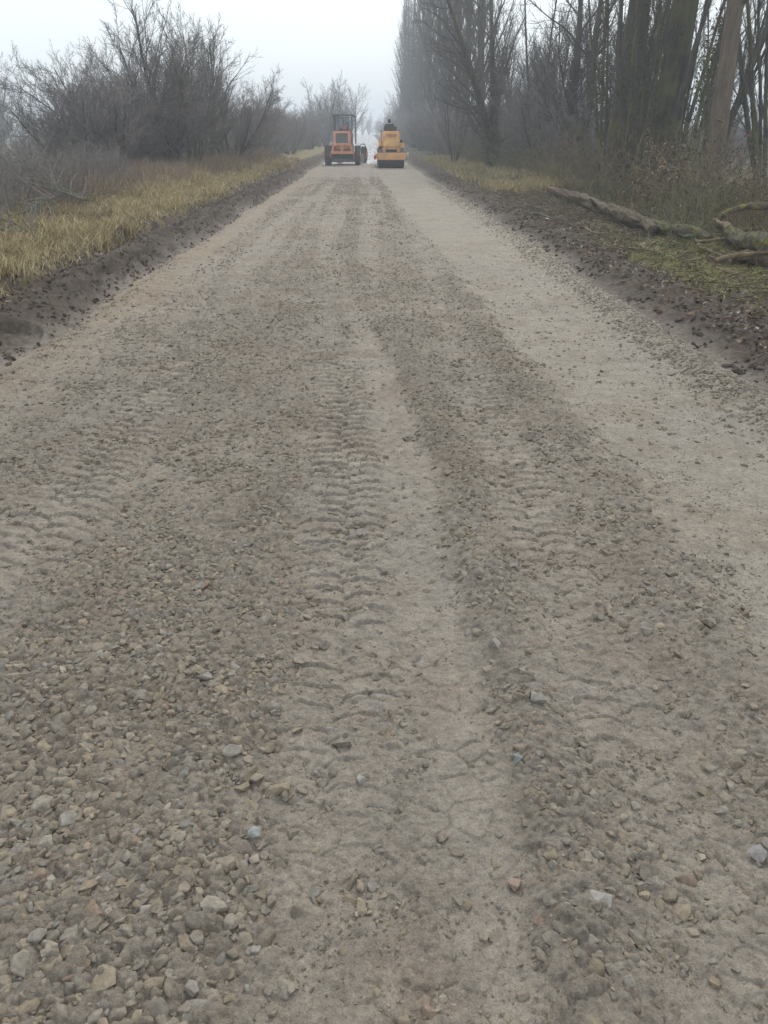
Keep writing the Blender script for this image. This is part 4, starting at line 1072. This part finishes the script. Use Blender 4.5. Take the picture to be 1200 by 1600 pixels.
# ------------------------------------------------------------------ roller, seen from behind
rx0, ry0 = gp(611.5, 263)
RO = empty('road_roller', (rx0, ry0, float(hroad(np.array([rx0]), np.array([ry0]), fine=False)[0]) + .002), R(1))
tag(RO, 'orange yellow road roller with a wide dark steel rear drum, right of the grader', 'roller')
MB().cyl((0, .62, .62), 'x', .62, 1.72, 56, bev=.03).build('rear_drum', DRUM, RO, True)
MB().cyl((.12, 3.5, .62), 'x', .62, 1.90, 56, bev=.03).build('front_drum', DRUM, RO, True)
f = MB(); f.box(-.93, .93, -.12, .0, .50, .94, .03).box(-1.02, -.90, .0, 1.3, .55, .9, .03).box(.90, 1.02, .0, 1.3, .55, .9, .03).box(-.88, .88, 1.3, 2.6, .5, .9, .03); f.build('frame', YEL2, RO)
MB().box(-.80, .80, .02, .10, .40, .46, 0).build('scraper', DARK, RO)
f = MB(); f.box(-.55, .55, .05, 1.45, 1.22, 2.22, .07); hd = f.build('engine_hood', YEL, RO)
f = MB(); f.box(-.47, .47, .035, .055, 1.35, 2.1, .008); f.build('rear_panel', YEL, hd)
f = MB()
for k in range(6): f.box(-.35, .35, .02, .034, 1.88 + k * .03, 1.895 + k * .03, 0)
f.build('vent_slots', ORANGE, hd)
f = MB(); f.box(-.55, -.38, .1, 1.4, .94, 1.22, .02).box(.38, .55, .1, 1.4, .94, 1.22, .02).box(-.6, .6, .02, .10, 1.14, 1.21, .01); f.build('hood_mount', YEL, RO)
MB().box(-.37, .37, .12, 1.2, .96, 1.13, .02).build('engine', DARK, RO)
f = MB(); f.box(-.86, -.60, .5, 1.6, .95, 1.32, .03).box(-.80, -.66, .6, 1.5, 1.32, 1.75, .03); f.build('step', YEL, RO)
f = MB(); f.box(.60, .90, .5, 1.6, .95, 1.50, .03); f.build('side_tank', YEL, RO)
MB().box(.62, .76, .6, 1.0, 1.51, 1.72, .03).build('air_filter', DARK, RO)
MB().box(-.84, -.62, .30, .44, 1.0, 1.32, .02).build('battery_box', DARK, RO)
for sx in (-1, 1):
    MB().box(sx * 1.08 - .05, sx * 1.08 + .05, -.1, 0, .80, .98, .02).build('tail_light', WHITE, RO)
    MB().box(sx * 1.1 - .06, sx * 1.1 + .06, -.08, .4, .52, .78, .02).build('side_bracket', REDL if sx < 0 else STEEL, RO)
f = MB(); f.box(-.62, .62, 1.5, 2.9, .91, 1.45, .04).box(-.5, .5, 1.55, 1.75, 1.45, 2.0, .03); f.build('operator_deck', YEL, RO)
f = MB(); f.box(-.32, .32, 1.5, 1.95, 2.0, 2.12, .04).box(-.42, .42, 1.44, 1.52, 2.12, 2.50, .03); f.build('seat', DARK, RO)
MB().tube([(.2 * math.cos(a), 2.55 + .08 * math.sin(a), 2.35 + .18 * math.sin(a)) for a in [k * math.pi / 10 for k in range(21)]], .016).tube([(0, 2.55, 2.35), (0, 2.75, 1.45)], .03).build('steering_wheel', DARK, RO)
f = MB(); f.tube([(-.60, 1.55, 1.45), (-.60, 1.55, 2.3), (-.60, 2.6, 2.3), (-.60, 2.6, 1.45)], .02).tube([(.60, 1.55, 1.45), (.60, 1.55, 2.3), (.60, 2.6, 2.3), (.60, 2.6, 1.45)], .02); f.build('hand_rail', REDL, RO)
MB().box(-.5, .5, 2.9, 4.3, 1.28, 1.6, .05).box(-.16, .16, 3.3, 3.7, 1.26, 1.30, 0).build('front_yoke', YEL, RO)

# ------------------------------------------------------------------ people
def skin(name, verts, edges, radii, mat, parent, sub=2):
    me = bpy.data.meshes.new(name); me.from_pydata(verts, edges, [])
    o = bpy.data.objects.new(name, me); COL.objects.link(o)
    md = o.modifiers.new('s', 'SKIN'); md.use_smooth_shade = True
    sv = me.skin_vertices[0].data
    for i, r in enumerate(radii): sv[i].radius = (r, r) if not isinstance(r, tuple) else r; sv[i].use_root = (i == 0)
    sb = o.modifiers.new('d', 'SUBSURF'); sb.levels = sub; sb.render_levels = sub
    dg = bpy.context.evaluated_depsgraph_get(); dg.update()
    m2 = bpy.data.meshes.new_from_object(o.evaluated_get(dg))
    bpy.data.objects.remove(o)
    for p in m2.polygons: p.use_smooth = True
    return link(name, m2, mat, parent)
SKINM = simple('skin', (.50, .31, .23), .55, 0, .08)
HAIR = simple('dark hair', (.03, .025, .022), .7)
def figure(loc, rz, jacket, trousers, label, hat, lean=.1, hunch=0, bulk=1.0):
    """seated driver, facing +Y, hip point at the origin"""
    root = empty('person', loc, rz); tag(root, label, 'person')
    sh = .40; ly = lean * .45
    J = dict(hip=(0, 0, .08), waist=(0, ly * .3, .22), chest=(0, ly * .8, .40), neck=(0, ly + hunch * .4, .55), head0=(0, ly + .015 + hunch * .8, .63), head1=(0, ly + .03 + hunch, .72), crown=(0, ly + .02 + hunch, .79),
             nose=(0, ly + .135 + hunch, .68), earl=(-.085, ly + .02 + hunch, .69), earr=(.085, ly + .02 + hunch, .69))
    V, Ed, Rd = [], [], []
    def add(p, r, pr=None):
        V.append(p); Rd.append(r)
        if pr is not None: Ed.append((pr, len(V) - 1))
        return len(V) - 1
    h = add(J['hip'], (.15, .11)); w = add(J['waist'], (.14, .10), h); c = add(J['chest'], (.16, .11), w); nk = add(J['neck'], .055, c)
    h0 = add(J['head0'], (.07, .08), nk); h1 = add(J['head1'], (.08, .095), h0); add(J['crown'], .06, h1)
    add(J['nose'], .014, h0); add(J['earl'], .016, h1); add(J['earr'], .016, h1)
    JV = [(0, 0, .05), J['waist'], J['chest'], (0, ly + hunch * .2, .50)]; JE = [(0, 1), (1, 2), (2, 3)]; JR = [(.19 * bulk, .15 * bulk), (.18 * bulk, .14 * bulk), (.20 * bulk, .145 * bulk), (.10, .09)]
    TV = [(0, 0, .07)]; TE = []; TR = [(.17, .13)]
    for sx in (-1, 1):
        s_ = (sx * .19, ly, .46); el = (sx * .29, ly + .17, .24); wr = (sx * .17, ly + .42, .30)
        a = add(s_, .062, c); e = add(el, .045, a); q = add(wr, .030, e); pm = add((sx * .155, ly + .49, .31), (.042, .020), q)
        for k in range(4):
            bx = sx * (.155 + (k - 1.5) * .021); f0 = add((bx, ly + .535, .318), .0095, pm); f1 = add((bx, ly + .565 + .004 * (k in (1, 2)), .305), .0085, f0); add((bx, ly + .56, .280), .007, f1)
        t0 = add((sx * .115, ly + .50, .30), .010, pm); add((sx * .100, ly + .535, .29), .008, t0)
        b0 = len(JV); JV += [s_, el, (wr[0], wr[1] - .02, wr[2])]; JE += [(2, b0), (b0, b0 + 1), (b0 + 1, b0 + 2)]; JR += [.085 * bulk, .068 * bulk, .045]
        hp = (sx * .10, .02, .06); kn = (sx * .17, .44, .10); an = (sx * .16, .52, -.30); to = (sx * .17, .66, -.34)
        a = add(hp, .085, h); k_ = add(kn, .06, a); n_ = add(an, .042, k_); add((an[0], an[1] + .01, an[2] - .05), .045, n_); add(to, .038, len(V) - 1)
        b0 = len(TV); TV += [hp, kn, an]; TE += [(0, b0), (b0, b0 + 1), (b0 + 1, b0 + 2)]; TR += [.10, .078, .06]
    skin('body', V, Ed, Rd, SKINM, root, 2)
    skin('jacket', JV, JE, JR, jacket, root, 2)
    skin('trousers', TV, TE, TR, trousers, root, 2)
    hx, hy, hz = J['head1']
    if hat == 'hood':
        skin('hood', [(0, hy - .02, .60), (0, hy - .02, .70), (0, hy - .03, .80), (0, hy - .03, .86)], [(0, 1), (1, 2), (2, 3)], [(.12, .12), (.115, .125), (.09, .10), (.035, .035)], jacket, root, 2)
    else:
        skin('hair', [(0, hy - .02, .70), (0, hy - .01, .80)], [(0, 1)], [(.092, .10), (.07, .08)], HAIR, root, 2)
    for sx in (-1, 1):
        skin('boot', [(sx * .16, .53, -.33), (sx * .165, .56, -.37), (sx * .175, .69, -.38)], [(0, 1), (1, 2)], [.055, .055, .045], DARK, root, 1)
    return root
def inmachine(M, p):
    a = M.rotation_euler[2]; x, y, z = p
    return (M.location.x + x * math.cos(a) - y * math.sin(a), M.location.y + x * math.sin(a) + y * math.cos(a), M.location.z + z)
JRED = simple('pale pink jacket', (.55, .30, .27), .8, 0, .15); JBLK = simple('dark green black jacket', (.018, .024, .026), .85, 0, .25, 10); TRS = simple('dark trousers', (.03, .032, .045), .9)
figure(inmachine(G, (.05, 2.58, 2.10)), R(-1), JRED, TRS, 'driver with dark hair and pale reddish jacket seated inside the grader cab', 'hair', .1)
figure(inmachine(RO, (-.06, 1.72, 2.1)), R(1), JBLK, TRS, 'driver in bulky dark hooded jacket hunched on top of the roller', 'hood', .25, .04, 1.75)
print('machines', time.time() - T0)

# ------------------------------------------------------------------ haze
bm = bmesh.new(); bmesh.ops.create_cube(bm, size=1)
me = bpy.data.meshes.new('haze'); bm.to_mesh(me); bm.free()
hz = link('haze', me); hz.scale = (1500, 1300, 38); hz.location = (0, 450, 38 / 2 - 2.2); hz['kind'] = 'stuff'
m = bpy.data.materials.new('haze'); m.use_nodes = True; nt = m.node_tree
for q in list(nt.nodes):
    if q.type == 'BSDF_PRINCIPLED': nt.nodes.remove(q)
pv = nt.nodes.new('ShaderNodeVolumePrincipled'); pv.inputs['Color'].default_value = (.88, .93, 1.0, 1); pv.inputs['Density'].default_value = .0023
pv.inputs['Anisotropy'].default_value = 0.0
nt.links.new(pv.outputs[0], nt.nodes['Material Output'].inputs['Volume']); me.materials.append(m)

# ------------------------------------------------------------------ light
SUN_EL, SUN_AZ = R(40), R(12)         # azimuth from +Y towards +X
w = bpy.data.worlds.new('World'); SC.world = w; w.use_nodes = True; nt = w.node_tree
bg = nt.nodes['Background']; bg.inputs['Strength'].default_value = .13
sky = nt.nodes.new('ShaderNodeTexSky'); sky.sky_type = 'NISHITA'; sky.sun_disc = False
sky.sun_elevation = SUN_EL; sky.sun_rotation = SUN_AZ; sky.dust_density = 3; sky.air_density = 1.2
c = mixc(nt, .86, sky.outputs[0], (9.5, 10.3, 10.8))      # closed cloud cover over the clear-sky colour
nt.links.new(c, bg.inputs['Color'])
sun = bpy.data.lights.new('sun', 'SUN'); sun.energy = 1.9; sun.angle = R(11); sun.color = (1, .945, .89)
so = bpy.data.objects.new('sun', sun); COL.objects.link(so)
d = Vector((math.sin(SUN_AZ) * math.cos(SUN_EL), math.cos(SUN_AZ) * math.cos(SUN_EL), math.sin(SUN_EL)))
so.rotation_euler = d.to_track_quat('Z', 'Y').to_euler(); so.location = (0, 0, 60)

vs = SC.view_settings; vs.view_transform = 'Standard'; vs.look = 'None'; vs.exposure = 0; vs.gamma = 1
cy = SC.cycles
cy.max_bounces = 8; cy.diffuse_bounces = 3; cy.glossy_bounces = 2; cy.transmission_bounces = 4; cy.volume_bounces = 4; cy.transparent_max_bounces = 6
cy.use_denoising = True
try: cy.denoiser = 'OPENIMAGEDENOISE'; cy.denoising_input_passes = 'RGB_ALBEDO_NORMAL'; cy.denoising_prefilter = 'NONE'
except Exception as e: print(e)
cy.use_adaptive_sampling = False
print('done', time.time() - T0)
